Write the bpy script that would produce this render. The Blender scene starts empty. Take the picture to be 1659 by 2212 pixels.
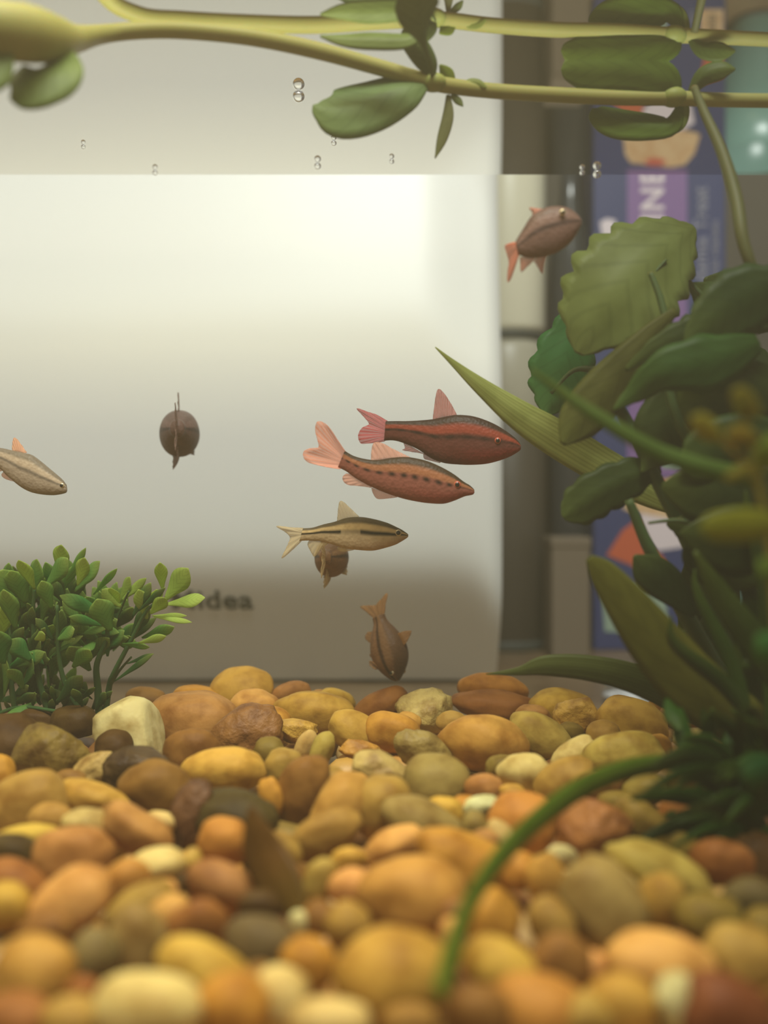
import bpy, bmesh, math, random
from mathutils import Vector, Matrix, noise

# ---------------------------------------------------------------- camera, light, exposure
F = 2372.0                      # focal length in pixels of the 1659 x 2212 frame
CZ = 6.3                        # camera height above the countertop, cm
H = 8.6                         # water surface above the camera, cm
BACK = 28.0                     # inner face of the back glass, cm
CM = 0.01
rnd = random.Random(7)
scene = bpy.context.scene
COL = scene.collection

def P(x, y, D):                 # picture position + distance -> metres
    return Vector(((x - 829.5) / F * D, D, (1106 - y) / F * D + CZ)) * CM

cam_data = bpy.data.cameras.new('camera')
cam = bpy.data.objects.new('camera', cam_data); COL.objects.link(cam)
cam.location = (0, 0, CZ * CM); cam.rotation_euler = (math.pi / 2, 0, 0)
cam_data.sensor_fit = 'VERTICAL'; cam_data.sensor_height = 24.0
cam_data.lens = 24.0 * F / 2212
cam_data.clip_start = 0.004; cam_data.clip_end = 20
cam_data.dof.use_dof = True; cam_data.dof.focus_distance = 0.238
cam_data.dof.aperture_fstop = cam_data.lens / 3.8
scene.camera = cam

scene.cycles.max_bounces = 8; scene.cycles.diffuse_bounces = 4; scene.cycles.transparent_max_bounces = 24
vs = scene.view_settings
vs.view_transform = 'Standard'; vs.look = 'None'; vs.gamma = 1.0; vs.use_curve_mapping = False
vs.exposure = 0.0

w = bpy.data.worlds.new('room_light'); scene.world = w; w.use_nodes = True
w.node_tree.nodes['Background'].inputs[0].default_value = (0.86, 0.84, 0.78, 1)
w.node_tree.nodes['Background'].inputs[1].default_value = 0.27

def area(name, loc, target, sx, sy, power, col):
    l = bpy.data.lights.new(name, 'AREA'); l.shape = 'RECTANGLE'
    l.size = sx * CM; l.size_y = sy * CM; l.energy = power; l.color = col
    o = bpy.data.objects.new(name, l); COL.objects.link(o)
    o.location = Vector(loc) * CM
    o.rotation_euler = (Vector(target) - Vector(loc)).to_track_quat('-Z', 'Y').to_euler()
    return o
# the tank's own light bar, above the water
area('tank_light', (-6, 14, CZ + H + 6), (-6, 14.5, 0), 22, 9, 0.44, (1.0, 0.86, 0.50))
# unseen fill light, added high in front to light the appliance evenly
area('appliance_fill', (4, -12, 70), (-2, 38, 8), 24, 16, 5.2, (0.98, 1.0, 0.93))

# ---------------------------------------------------------------- helpers
def lin(c):
    return tuple(((v / 255) / 12.92 if v / 255 <= 0.04045 else ((v / 255 + 0.055) / 1.055) ** 2.4) for v in c)

def tag(o, label=None, cat=None, group=None, kind=None):
    if label: o['label'] = label
    if cat: o['category'] = cat
    if group: o['group'] = group
    if kind: o['kind'] = kind
    return o

def link_mesh(name, me, mat=None, parent=None, smooth=True):
    o = bpy.data.objects.new(name, me); COL.objects.link(o)
    if mat: me.materials.append(mat)
    if smooth:
        me.polygons.foreach_set('use_smooth', [True] * len(me.polygons))
    if parent:
        o.parent = parent
    return o

def pydata(name, v, f, mat=None, parent=None, smooth=True):
    me = bpy.data.meshes.new(name)
    off = parent.location if parent else Vector((0, 0, 0))
    me.from_pydata([tuple(Vector(p) - off) for p in v], [], f); me.update()
    return link_mesh(name, me, mat, parent, smooth)

def empty(name, loc):
    o = bpy.data.objects.new(name, None); COL.objects.link(o)
    o.location = loc; o.empty_display_size = 0.01
    return o

def bm_obj(name, bm, mat=None, parent=None, smooth=True):
    me = bpy.data.meshes.new(name); bm.to_mesh(me); bm.free()
    if parent:
        me.transform(Matrix.Translation(-parent.location))
    return link_mesh(name, me, mat, parent, smooth)

def box(name, lo, hi, mat, parent=None, bevel=0.0, seg=3):   # cm
    bm = bmesh.new(); bmesh.ops.create_cube(bm, size=1)
    for v in bm.verts:
        v.co = Vector([(lo[i] + hi[i]) / 2 + v.co[i] * (hi[i] - lo[i]) for i in range(3)]) * CM
    if bevel:
        bmesh.ops.bevel(bm, geom=bm.edges[:], offset=bevel * CM, segments=seg, affect='EDGES', profile=0.5)
    return bm_obj(name, bm, mat, parent, smooth=bool(bevel) and False)

def catmull(pts, n):            # pts: list of equal-length tuples
    out = []
    m = len(pts)
    for i in range(m - 1):
        p0 = pts[max(i - 1, 0)]; p1 = pts[i]; p2 = pts[i + 1]; p3 = pts[min(i + 2, m - 1)]
        for k in range(n):
            t = k / n
            out.append(tuple(0.5 * ((2 * b) + (-a + c) * t + (2 * a - 5 * b + 4 * c - d) * t * t + (-a + 3 * b - 3 * c + d) * t ** 3)
                             for a, b, c, d in zip(p0, p1, p2, p3)))
    out.append(tuple(pts[-1]))
    return out

def tube(name, pts, mat, parent=None, seg=10, n=6):     # pts (x, y, D, radius px)
    q = catmull(pts, n)
    C = [P(x, y, D) for x, y, D, r in q]
    R = [max(r, 0.5) * D / F * CM for x, y, D, r in q]
    v, f = [], []
    for i, c in enumerate(C):
        t = (C[min(i + 1, len(C) - 1)] - C[max(i - 1, 0)]).normalized()
        a = t.cross(Vector((0, 1, 0.01))).normalized(); b = a.cross(t)
        for k in range(seg):
            th = 2 * math.pi * k / seg
            v.append(c + (a * math.cos(th) + b * math.sin(th)) * R[i])
    for i in range(len(C) - 1):
        for k in range(seg):
            f.append((i * seg + k, i * seg + (k + 1) % seg, (i + 1) * seg + (k + 1) % seg, (i + 1) * seg + k))
    f.append(tuple(range(seg))[::-1]); f.append(tuple(range(len(v) - seg, len(v))))
    return pydata(name, v, f, mat, parent)

def leaf(name, pts, mat, parent=None, roll=0.0, fold=0.25, scallop=0.0, lobes=0, n=5, col=None, across=6, thick=0.03):
    """pts: (x, y, D, half width px) along the midrib, base first. A folded blade with real thickness and a raised midrib."""
    q = catmull(pts, n)
    C = [P(x, y, D) for x, y, D, r in q]
    W = [max(r, 0.0) * D / F * CM for x, y, D, r in q]
    v, f, uv = [], [], []
    N = len(C)
    for i, c in enumerate(C):
        t = (C[min(i + 1, N - 1)] - C[max(i - 1, 0)]).normalized()
        a = t.cross(Vector((0, 1, 0.01))).normalized()
        a = Matrix.Rotation(roll, 3, t) @ a
        b = a.cross(t).normalized()
        u = i / (N - 1)
        for k in range(across + 1):
            s = -1 + 2 * k / across
            wv = W[i]
            if scallop:
                wv *= 1 + scallop * (abs(math.sin(u * math.pi * lobes + (0.4 if s < 0 else 0))) - 0.6) * abs(s) ** 2
            ridge = -0.05 * W[i] * (1 if abs(s) < 0.01 else 0)
            v.append(c + a * (s * wv) + b * (fold * abs(s) * wv + ridge))
            uv.append((u, (s + 1) / 2))
    m = across + 1
    for i in range(N - 1):
        for k in range(across):
            f.append((i * m + k, i * m + k + 1, (i + 1) * m + k + 1, (i + 1) * m + k))
    o = pydata(name, v, f, mat, parent)
    lay = o.data.uv_layers.new(name='UVMap')
    for l in o.data.loops:
        lay.data[l.index].uv = uv[l.vertex_index]
    md = o.modifiers.new('thickness', 'SOLIDIFY'); md.thickness = thick * CM; md.offset = 0
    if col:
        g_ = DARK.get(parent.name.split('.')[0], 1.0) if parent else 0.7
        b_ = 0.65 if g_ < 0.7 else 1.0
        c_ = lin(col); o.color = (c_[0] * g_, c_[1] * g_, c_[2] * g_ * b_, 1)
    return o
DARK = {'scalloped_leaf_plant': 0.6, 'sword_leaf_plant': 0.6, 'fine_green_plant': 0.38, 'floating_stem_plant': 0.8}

# ---------------------------------------------------------------- materials
def mat(name, col=(0.8, 0.8, 0.8), rough=0.5, **kw):
    m = bpy.data.materials.new(name); m.use_nodes = True
    p = m.node_tree.nodes['Principled BSDF']
    p.inputs['Base Color'].default_value = tuple(col[:3]) + (1,)
    p.inputs['Roughness'].default_value = rough
    for k, val in kw.items():
        p.inputs[k.replace('_', ' ')].default_value = val
    return m

def nodes(m): return m.node_tree.nodes, m.node_tree.links, m.node_tree.nodes['Principled BSDF']

def add_noise_colour(m, src, amount=0.3, scale=120, detail=4, dark=(0.55, 0.5, 0.45), stretch=None, coord='Object', rnd_off=True):
    N, L, p = nodes(m)
    tc = N.new('ShaderNodeTexCoord'); mp = N.new('ShaderNodeMapping')
    L.new(tc.outputs[coord], mp.inputs[0])
    if stretch: mp.inputs['Scale'].default_value = stretch
    if rnd_off:
        oi = N.new('ShaderNodeObjectInfo'); mu = N.new('ShaderNodeMath'); mu.operation = 'MULTIPLY'; mu.inputs[1].default_value = 9
        L.new(oi.outputs['Random'], mu.inputs[0]); L.new(mu.outputs[0], mp.inputs['Location'])
    no = N.new('ShaderNodeTexNoise'); no.inputs['Scale'].default_value = scale; no.inputs['Detail'].default_value = detail
    L.new(mp.outputs[0], no.inputs[0])
    rp = N.new('ShaderNodeMapRange'); rp.inputs[1].default_value = 0.42; rp.inputs[2].default_value = 0.72
    rp.inputs[4].default_value = amount
    L.new(no.outputs[0], rp.inputs[0])
    mx = N.new('ShaderNodeMix'); mx.data_type = 'RGBA'; mx.blend_type = 'MULTIPLY'
    L.new(rp.outputs[0], mx.inputs[0]); L.new(src, mx.inputs[6]); mx.inputs[7].default_value = dark + (1,)
    L.new(mx.outputs[2], p.inputs['Base Color'])
    return no, mx

def obj_colour(m):
    N, L, p = nodes(m); oi = N.new('ShaderNodeObjectInfo')
    return oi.outputs['Color']

def bump(m, scale, strength, dist=0.001, detail=4, kind='noise'):
    N, L, p = nodes(m)
    tc = N.new('ShaderNodeTexCoord')
    no = N.new('ShaderNodeTexNoise' if kind == 'noise' else 'ShaderNodeTexVoronoi'); no.inputs['Scale'].default_value = scale
    if kind == 'noise': no.inputs['Detail'].default_value = detail
    L.new(tc.outputs['Object'], no.inputs[0])
    b = N.new('ShaderNodeBump'); b.inputs['Strength'].default_value = strength; b.inputs['Distance'].default_value = dist
    L.new(no.outputs[0], b.inputs['Height']); L.new(b.outputs[0], p.inputs['Normal'])

M = {}
# pebbles: colour of each stone from its own object colour
M['pebble'] = mat('polished_pebble', rough=0.55, Specular_IOR_Level=0.12)
M['pebble'].node_tree.nodes['Principled BSDF'].inputs['Subsurface Weight'].default_value = 0.15
M['pebble'].node_tree.nodes['Principled BSDF'].inputs['Subsurface Radius'].default_value = (1.0, 0.65, 0.3)
M['pebble'].node_tree.nodes['Principled BSDF'].inputs['Subsurface Scale'].default_value = 0.003
add_noise_colour(M['pebble'], obj_colour(M['pebble']), 1.0, 240, 8, (0.58, 0.48, 0.34))
bump(M['pebble'], 600, 0.3, 0.0006, 6)
M['rough'] = mat('rough_quartz', rough=0.5, Specular_IOR_Level=0.3)
add_noise_colour(M['rough'], obj_colour(M['rough']), 0.9, 260, 8, (0.42, 0.3, 0.18))
bump(M['rough'], 420, 0.75, 0.0012, 8)

def leaf_mat(name, tipmix=0.5, tipcol=(150, 165, 70), rough=0.45, stripes=False, transl=0.35):
    m = mat(name, rough=rough, Specular_IOR_Level=0.12)
    N, L, p = nodes(m)
    oc = obj_colour(m)
    tc = N.new('ShaderNodeTexCoord'); sp = N.new('ShaderNodeSeparateXYZ'); L.new(tc.outputs['UV'], sp.inputs[0])
    r = N.new('ShaderNodeMapRange'); r.inputs[1].default_value = 0.45; r.inputs[2].default_value = 1.0; r.inputs[4].default_value = tipmix
    L.new(sp.outputs[0], r.inputs[0])
    mx = N.new('ShaderNodeMix'); mx.data_type = 'RGBA'
    L.new(r.outputs[0], mx.inputs[0]); L.new(oc, mx.inputs[6]); mx.inputs[7].default_value = lin(tipcol) + (1,)
    # veins: side veins run from the midrib, parallel veins for blades
    wv = N.new('ShaderNodeMath'); wv.operation = 'ABSOLUTE'
    s1 = N.new('ShaderNodeMath'); s1.operation = 'SUBTRACT'; s1.inputs[1].default_value = 0.5; L.new(sp.outputs[1], s1.inputs[0]); L.new(s1.outputs[0], wv.inputs[0])
    ph = N.new('ShaderNodeMath'); ph.operation = 'MULTIPLY'
    if stripes:
        ph.inputs[1].default_value = 60; L.new(wv.outputs[0], ph.inputs[0])
    else:
        mm = N.new('ShaderNodeMath'); mm.operation = 'MULTIPLY_ADD'; mm.inputs[1].default_value = -0.5; L.new(wv.outputs[0], mm.inputs[0]); L.new(sp.outputs[0], mm.inputs[2])
        ph.inputs[1].default_value = 48; L.new(mm.outputs[0], ph.inputs[0])
    sn = N.new('ShaderNodeMath'); sn.operation = 'SINE'; L.new(ph.outputs[0], sn.inputs[0])
    r2 = N.new('ShaderNodeMapRange'); r2.inputs[1].default_value = 0.55 if not stripes else -0.2; r2.inputs[2].default_value = 1.0; r2.inputs[4].default_value = 0.28 if not stripes else 0.45
    L.new(sn.outputs[0], r2.inputs[0])
    mv = N.new('ShaderNodeMix'); mv.data_type = 'RGBA'; mv.blend_type = 'MULTIPLY'
    L.new(r2.outputs[0], mv.inputs[0]); L.new(mx.outputs[2], mv.inputs[6]); mv.inputs[7].default_value = (0.45, 0.5, 0.4, 1)
    no, m2 = add_noise_colour(m, mv.outputs[2], 0.6, 160, 4, (0.6, 0.62, 0.4))
    tr = N.new('ShaderNodeBsdfTranslucent'); L.new(m2.outputs[2], tr.inputs[0])
    ms = N.new('ShaderNodeMixShader'); ms.inputs[0].default_value = transl
    out = N['Material Output']
    L.new(p.outputs[0], ms.inputs[1]); L.new(tr.outputs[0], ms.inputs[2]); L.new(ms.outputs[0], out.inputs[0])
    return m
M['leaf'] = leaf_mat('soft_leaf', 0.12)
M['plastic_leaf'] = leaf_mat('plastic_leaf', 0.7, (200, 215, 125), 0.4, transl=0.6)
M['blade'] = leaf_mat('striped_blade', 0.25, (170, 180, 110), 0.45, stripes=True, transl=0.4)
M['stem'] = mat('plant_stem', rough=0.5, Specular_IOR_Level=0.15)
add_noise_colour(M['stem'], obj_colour(M['stem']), 0.4, 90, 3, (0.6, 0.62, 0.4), stretch=(0.3, 1, 1))
M['stem'].node_tree.nodes['Principled BSDF'].inputs['Subsurface Weight'].default_value = 0.3
M['stem'].node_tree.nodes['Principled BSDF'].inputs['Subsurface Scale'].default_value = 0.002

# fish: pigment comes from a colour attribute, fins are thin translucent skin with rays
M['fish'] = mat('fish_scales', rough=0.45, Specular_IOR_Level=0.15)
N, L, p = nodes(M['fish'])
at = N.new('ShaderNodeAttribute'); at.attribute_name = 'pigment'
add_noise_colour(M['fish'], at.outputs['Color'], 0.35, 900, 3, (0.6, 0.55, 0.5))
bump(M['fish'], 1500, 0.25, 0.0003, kind='vor')
M['fin'] = mat('fish_fin', rough=0.5)
N, L, p = nodes(M['fin'])
tc = N.new('ShaderNodeTexCoord'); sp = N.new('ShaderNodeSeparateXYZ'); L.new(tc.outputs['UV'], sp.inputs[0])
ph = N.new('ShaderNodeMath'); ph.operation = 'MULTIPLY'; ph.inputs[1].default_value = 120; L.new(sp.outputs[0], ph.inputs[0])
sn = N.new('ShaderNodeMath'); sn.operation = 'SINE'; L.new(ph.outputs[0], sn.inputs[0])
rr = N.new('ShaderNodeMapRange'); rr.inputs[1].default_value = 0.2; rr.inputs[2].default_value = 1.0; rr.inputs[3].default_value = 0.5; rr.inputs[4].default_value = 0.8
L.new(sn.outputs[0], rr.inputs[0])
oc = obj_colour(M['fin']); L.new(oc, p.inputs['Base Color'])
tl = N.new('ShaderNodeBsdfTranslucent'); L.new(oc, tl.inputs[0])
ms = N.new('ShaderNodeMixShader'); ms.inputs[0].default_value = 0.4; L.new(p.outputs[0], ms.inputs[1]); L.new(tl.outputs[0], ms.inputs[2])
tp = N.new('ShaderNodeBsdfTransparent'); m3 = N.new('ShaderNodeMixShader')
L.new(rr.outputs[0], m3.inputs[0]); L.new(tp.outputs[0], m3.inputs[1]); L.new(ms.outputs[0], m3.inputs[2]); L.new(m3.outputs[0], N['Material Output'].inputs[0])
M['pupil'] = mat('fish_pupil', (0.01, 0.008, 0.008), 0.15)
M['iris_red'] = mat('fish_iris_red', lin((176, 84, 60)), 0.3)
M['iris_silver'] = mat('fish_iris_silver', lin((200, 185, 150)), 0.2, Metallic=0.5)

M['white_plastic'] = mat('white_plastic', (0.86, 0.86, 0.83), 0.4)
M['logo'] = mat('logo_print', lin((84, 84, 74)), 0.6)
M['counter'] = mat('granite', rough=0.3)
N, L, p = nodes(M['counter'])
rgb = N.new('ShaderNodeRGB'); rgb.outputs[0].default_value = lin((136, 112, 84)) + (1,)
add_noise_colour(M['counter'], rgb.outputs[0], 1.0, 38, 9, (0.5, 0.45, 0.45), rnd_off=False)
M['wall'] = mat('painted_wall', rough=0.85)
N, L, p = nodes(M['wall'])
rgb = N.new('ShaderNodeRGB'); rgb.outputs[0].default_value = lin((96, 90, 80)) + (1,)
add_noise_colour(M['wall'], rgb.outputs[0], 0.5, 12, 4, (0.7, 0.66, 0.62), rnd_off=False)
M['blue'] = mat('blue_carton', lin((52, 62, 108)), 0.45)
M['purple'] = mat('purple_print', lin((128, 96, 150)), 0.5)
M['white_print'] = mat('white_print', lin((225, 210, 215)), 0.5)
M['grey_print'] = mat('grey_print', lin((150, 150, 165)), 0.5)
M['tan_print'] = mat('tan_print', lin((214, 180, 138)), 0.5)
add_noise_colour(M['tan_print'], (lambda n: (setattr(n.outputs[0], 'default_value', lin((218, 184, 142)) + (1,)), n.outputs[0])[1])(M['tan_print'].node_tree.nodes.new('ShaderNodeRGB')), 0.6, 300, 4, (0.75, 0.5, 0.35))
M['orange_print'] = mat('orange_print', lin((196, 92, 60)), 0.5)
M['red_print'] = mat('red_print', lin((200, 96, 80)), 0.5)
M['bar_print'] = mat('bar_print', lin((60, 56, 52)), 0.6)
M['green_print'] = mat('green_print', lin((150, 170, 150)), 0.5)
M['cream'] = mat('cream_plastic', lin((228, 222, 196)), 0.35)
M['taupe'] = mat('taupe_card', lin((116, 102, 84)), 0.7)
M['dark_brown_body'] = mat('dark_brown_body', lin((74, 66, 54)), 0.5)
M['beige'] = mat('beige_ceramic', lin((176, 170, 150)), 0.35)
M['black_glass'] = mat('dark_bottle', lin((58, 60, 62)), 0.18)
M['teal'] = mat('teal_ceramic', lin((120, 160, 150)), 0.25)
M['steel'] = mat('polished_steel', lin((190, 185, 175)), 0.2, Metallic=0.9)
M['clear_wrap'] = mat('clear_wrap', lin((200, 200, 205)), 0.12, Transmission_Weight=0.0)
M['dark_base'] = mat('dark_rubber', lin((70, 74, 68)), 0.6)  # even dark grey for feet and base rings

def clear(name, c=(0.965, 0.975, 0.96)):
    m = bpy.data.materials.new(name); m.use_nodes = True
    N = m.node_tree.nodes; N.remove(N['Principled BSDF'])
    t = N.new('ShaderNodeBsdfTransparent'); t.inputs[0].default_value = c + (1,)
    m.node_tree.links.new(t.outputs[0], N['Material Output'].inputs[0])
    return m
M['pane'] = clear('wet_glass')
M['silicone'] = mat('black_silicone', (0.02, 0.02, 0.02), 0.4)
M['bubble'] = bpy.data.materials.new('air_bubble'); M['bubble'].use_nodes = True
N = M['bubble'].node_tree.nodes; N.remove(N['Principled BSDF'])
g = N.new('ShaderNodeBsdfGlass'); g.inputs['IOR'].default_value = 0.75; g.inputs['Roughness'].default_value = 0
M['bubble'].node_tree.links.new(g.outputs[0], N['Material Output'].inputs[0])
# water surface: seen from below it reflects fully at shallow angles, light falls through it from above
M['surface'] = bpy.data.materials.new('water_surface'); M['surface'].use_nodes = True
N = M['surface'].node_tree.nodes; L = M['surface'].node_tree.links; N.remove(N['Principled BSDF'])
fr = N.new('ShaderNodeFresnel'); fr.inputs[0].default_value = 1.333
tp = N.new('ShaderNodeBsdfTransparent'); gl = N.new('ShaderNodeBsdfGlossy'); gl.inputs['Roughness'].default_value = 0.0
gl.inputs[0].default_value = (0.97, 0.97, 0.97, 1)
mx = N.new('ShaderNodeMixShader')
L.new(fr.outputs[0], mx.inputs[0]); L.new(tp.outputs[0], mx.inputs[1]); L.new(gl.outputs[0], mx.inputs[2]); L.new(mx.outputs[0], N['Material Output'].inputs[0])
# suspended particles in the water
M['haze'] = bpy.data.materials.new('cloudy_water'); M['haze'].use_nodes = True
N = M['haze'].node_tree.nodes; L = M['haze'].node_tree.links; N.remove(N['Principled BSDF'])
sc_ = N.new('ShaderNodeVolumeScatter'); sc_.inputs['Density'].default_value = 0.48; sc_.inputs['Color'].default_value = (0.95, 0.86, 0.62, 1); sc_.inputs['Anisotropy'].default_value = 0.3
L.new(sc_.outputs[0], N['Material Output'].inputs['Volume'])

# ---------------------------------------------------------------- structure
tag(box('countertop', (-75, -30, -3), (75, 62, 0), M['counter'], bevel=0.3), 'mottled brown granite countertop under the aquarium', kind='structure')
tag(box('wall_back', (-75, 62, 0), (75, 63.5, 90), M['wall']), 'dark taupe kitchen wall behind the counter', kind='structure')

# aquarium: bottom, four panes, silicone seams
TX, TB = 22.0, 0.35
tank = empty('aquarium', Vector((0, 14, 0)) * CM)
tag(tank, 'clear glass aquarium holding the gravel, plants and fish', 'aquarium')
box('bottom_pane', (-TX, -0.8, 0.02), (TX, BACK + 0.5, TB), M['pane'], tank)
for nm, lo, hi in (('glass_pane', (-TX, BACK, TB), (TX, BACK + 0.5, CZ + H + 2.5)),
                   ('glass_pane', (-TX, -0.8, TB), (TX, -0.45, CZ + H + 2.5)),
                   ('glass_pane', (-TX - 0.5, -0.8, 0.02), (-TX, BACK + 0.5, CZ + H + 2.5)),
                   ('glass_pane', (TX, -0.8, 0.02), (TX + 0.5, BACK + 0.5, CZ + H + 2.5))):
    box(nm, lo, hi, M['pane'], tank)
for sx in (-1, 1):
    box('silicone_seam', (sx * TX - 0.2, BACK - 0.4, TB), (sx * TX + 0.2, BACK, CZ + H + 2.4), M['silicone'], tank, bevel=0.08)
tag(box('cloudy_water', (-TX + .01, -0.44, TB + .01), (TX - .01, BACK - .01, CZ + H - .005), M['haze']), 'slightly cloudy yellowish water filling the aquarium', 'water', kind='stuff')
sf = pydata('water_surface', [Vector(p) * CM for p in ((-TX + .01, -.44, CZ + H), (TX - .01, -.44, CZ + H), (TX - .01, BACK - .01, CZ + H), (-TX + .01, BACK - .01, CZ + H))], [(0, 1, 2, 3)], M['surface'], None, False)
tag(sf, 'calm water surface seen from below, mirroring plants and room', 'water surface', kind='stuff')

# ---------------------------------------------------------------- white appliance behind the tank
AD = 37.4
def ax(x): return (x - 829.5) / F * AD
def az(y): return (1106 - y) / F * AD + CZ
def sm(t):
    t = max(0.0, min(1.0, t)); return t * t * (3 - 2 * t)
XR = ax(1088)
def softp(t, k): return k * math.log1p(math.exp(max(-30, min(30, t / k))))
def front(x, z):                # front slopes added to shade it in bands: leaning top, undercut foot, rounded right corners
    zt = az(690) - 2.6 * sm((x - ax(900)) / (ax(1088) - ax(900)))
    top = 0.22 * (softp(z - zt, 0.35) - softp(z - zt - 7, 0.35))
    cr = max(0.0, (x - ax(960)) / (ax(1075) - ax(960)))
    zb = az(1222) - 1.1 * min(cr, 1.4) ** 2.5
    low = 0.72 * softp(zb - z, 0.42)
    return AD + top + low
app = empty('white_appliance', Vector((-10, AD + 8, 0)) * CM)
tag(app, 'large white plastic kitchen appliance with grey lettering behind the tank', 'appliance')
v, f = [], []
nx, nz = 90, 170
x0, z0, z1 = -34.0, 0.12, 34.0
for j in range(nz + 1):
    for i in range(nx + 1):
        x = x0 + (XR - x0) * (i / nx) ** 0.7; z = z0 + (z1 - z0) * (j / nz) ** 1.3
        e = XR - x
        edge = 0.5 * (1 - math.sqrt(max(0.0, 1 - (1 - min(e, 0.5) / 0.5) ** 2))) if e < 0.5 else 0
        v.append(Vector((x, front(x, z) + edge, z)) * CM)
for j in range(nz):
    for i in range(nx):
        a = j * (nx + 1) + i
        f.append((a, a + 1, a + nx + 2, a + nx + 1))
pydata('front_panel', v, f, M['white_plastic'], app)
box('body', (x0, AD + 3.6, 0.1), (XR - 0.01, AD + 20, z1), M['white_plastic'], app)
box('side_panel', (XR - 0.3, AD + 2.9, 0.12), (XR, AD + 3.5, z1), M['white_plastic'], app)
for fx in (x0 + 2, XR - 4):
    box('foot', (fx, AD + 4.6, 0), (fx + 2, AD + 6.5, 0.12), M['dark_base'], app)

def text(name, s, size, mat_, parent, loc, rot, spacing=1.0, bold=0.0, extrude=0.01):
    c = bpy.data.curves.new(name, 'FONT'); c.body = s; c.size = size * CM; c.extrude = extrude * CM; c.offset = bold * CM
    c.align_x = 'LEFT'; c.align_y = 'BOTTOM'; c.space_character = spacing
    o = bpy.data.objects.new(name, c); COL.objects.link(o); c.materials.append(mat_)
    o.rotation_euler = rot; o.location = Vector(loc) * CM - (parent.location if parent else Vector((0, 0, 0)))
    me = bpy.data.meshes.new_from_object(o)
    bpy.data.objects.remove(o)
    o = bpy.data.objects.new(name, me); COL.objects.link(o)
    o.rotation_euler = rot; o.location = Vector(loc) * CM - (parent.location if parent else Vector((0, 0, 0)))
    if parent: o.parent = parent
    return o
text('lettering', 'Midea', 1.16, M['logo'], app, (ax(356), front(ax(400), az(1333)) - 0.05, az(1333)), (math.pi / 2 + math.atan(0.70), 0, 0), 1.04, 0.02)

# ---------------------------------------------------------------- things on the counter beside it
BD = 50.0
def bx_(x, D=BD): return (x - 829.5) / F * D
def bz_(y, D=BD): return (1106 - y) / F * D + CZ
carton = empty('blue_carton', Vector((bx_(1430), BD + 2, 0)) * CM)
tag(carton, 'tall blue carton with purple stripe standing behind the leafy plants', 'box')
box('carton_body', (bx_(1282), BD, 0), (bx_(1568), BD + 7, 26), M['blue'], carton, bevel=0.08)
def flat(name, x0_, y0_, x1_, y1_, m, parent=carton, D=BD, dz=0.02):
    return box(name, (bx_(x0_, D), D - dz, bz_(y1_, D)), (bx_(x1_, D), D, bz_(y0_, D)), m, parent)
def blob(name, pts, m, dz, parent=carton, D=BD):
    v = [Vector((bx_(x, D), D - dz, bz_(y, D))) * CM for x, y in pts] + [Vector((bx_(x, D), D, bz_(y, D))) * CM for x, y in pts]
    n_ = len(pts)
    f = [tuple(range(n_))] + [(i, i + n_, (i + 1) % n_ + n_, (i + 1) % n_) for i in range(n_)]
    return pydata(name, v, f, m, parent, False)
flat('purple_stripe', 1355, 60, 1484, 1030, M['purple'])
text('lettering', 'INE', 1.46, M['white_print'], carton, (bx_(1446), BD - 0.03, bz_(479)), (math.pi / 2, -math.pi / 2, 0), 1.12, 0.035)
text('small_print', 'Macadamia Treat', 0.9, M['grey_print'], carton, (bx_(1536), BD - 0.03, bz_(700)), (math.pi / 2, -math.pi / 2, 0), 1.0, 0.0)
text('small_print', 'with essential vitamins', 0.5, M['grey_print'], carton, (bx_(1556), BD - 0.03, bz_(690)), (math.pi / 2, -math.pi / 2, 0), 1.0, 0.0)
blob('white_badge', [(1296, 480), (1310, 472), (1330, 476), (1328, 500), (1320, 530), (1304, 530)], M['white_print'], 0.02)
flat('lavender_panel', 1355, 700, 1470, 840, M['purple'], dz=0.025)
blob('pale_picture', [(1420, 985), (1440, 925), (1462, 930), (1485, 975), (1500, 1010), (1430, 1010)], M['green_print'], 0.03)
blob('biscuit_picture', [(1346, 1100), (1350, 1062), (1362, 1044), (1400, 1040), (1450, 1034), (1480, 1040), (1500, 1064), (1512, 1104), (1500, 1110), (1440, 1120), (1380, 1108)], M['tan_print'], 0.035)
blob('red_picture', [(1390, 1048), (1400, 1038), (1430, 1037), (1440, 1050), (1410, 1056)], M['red_print'], 0.04)
blob('white_picture', [(1380, 1110), (1470, 1112), (1500, 1130), (1490, 1180), (1420, 1190), (1390, 1160)], M['white_print'], 0.03)
blob('orange_picture', [(1310, 1200), (1345, 1145), (1380, 1120), (1392, 1180), (1430, 1200), (1440, 1226), (1380, 1228), (1350, 1215)], M['orange_print'], 0.025)
blob('orange_picture', [(1512, 1215), (1560, 1230), (1560, 1330), (1524, 1290)], M['orange_print'], 0.025)
blob('mint_panel', [(1300, 1270), (1350, 1262), (1440, 1268), (1440, 1370), (1306, 1364)], M['green_print'], 0.02)
flat('barcode_label', 1512, 1318, 1562, 1375, M['tan_print'], dz=0.03)
for k in range(6):
    flat('bar', 1528, 1326 + k * 7, 1548, 1329 + k * 7, M['bar_print'], dz=0.04)
text('small_print', 'net wt', 0.5, M['grey_print'], carton, (bx_(1505), BD - 0.03, bz_(1372)), (math.pi / 2, -math.pi / 2, 0), 1.0, 0.0)

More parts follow.
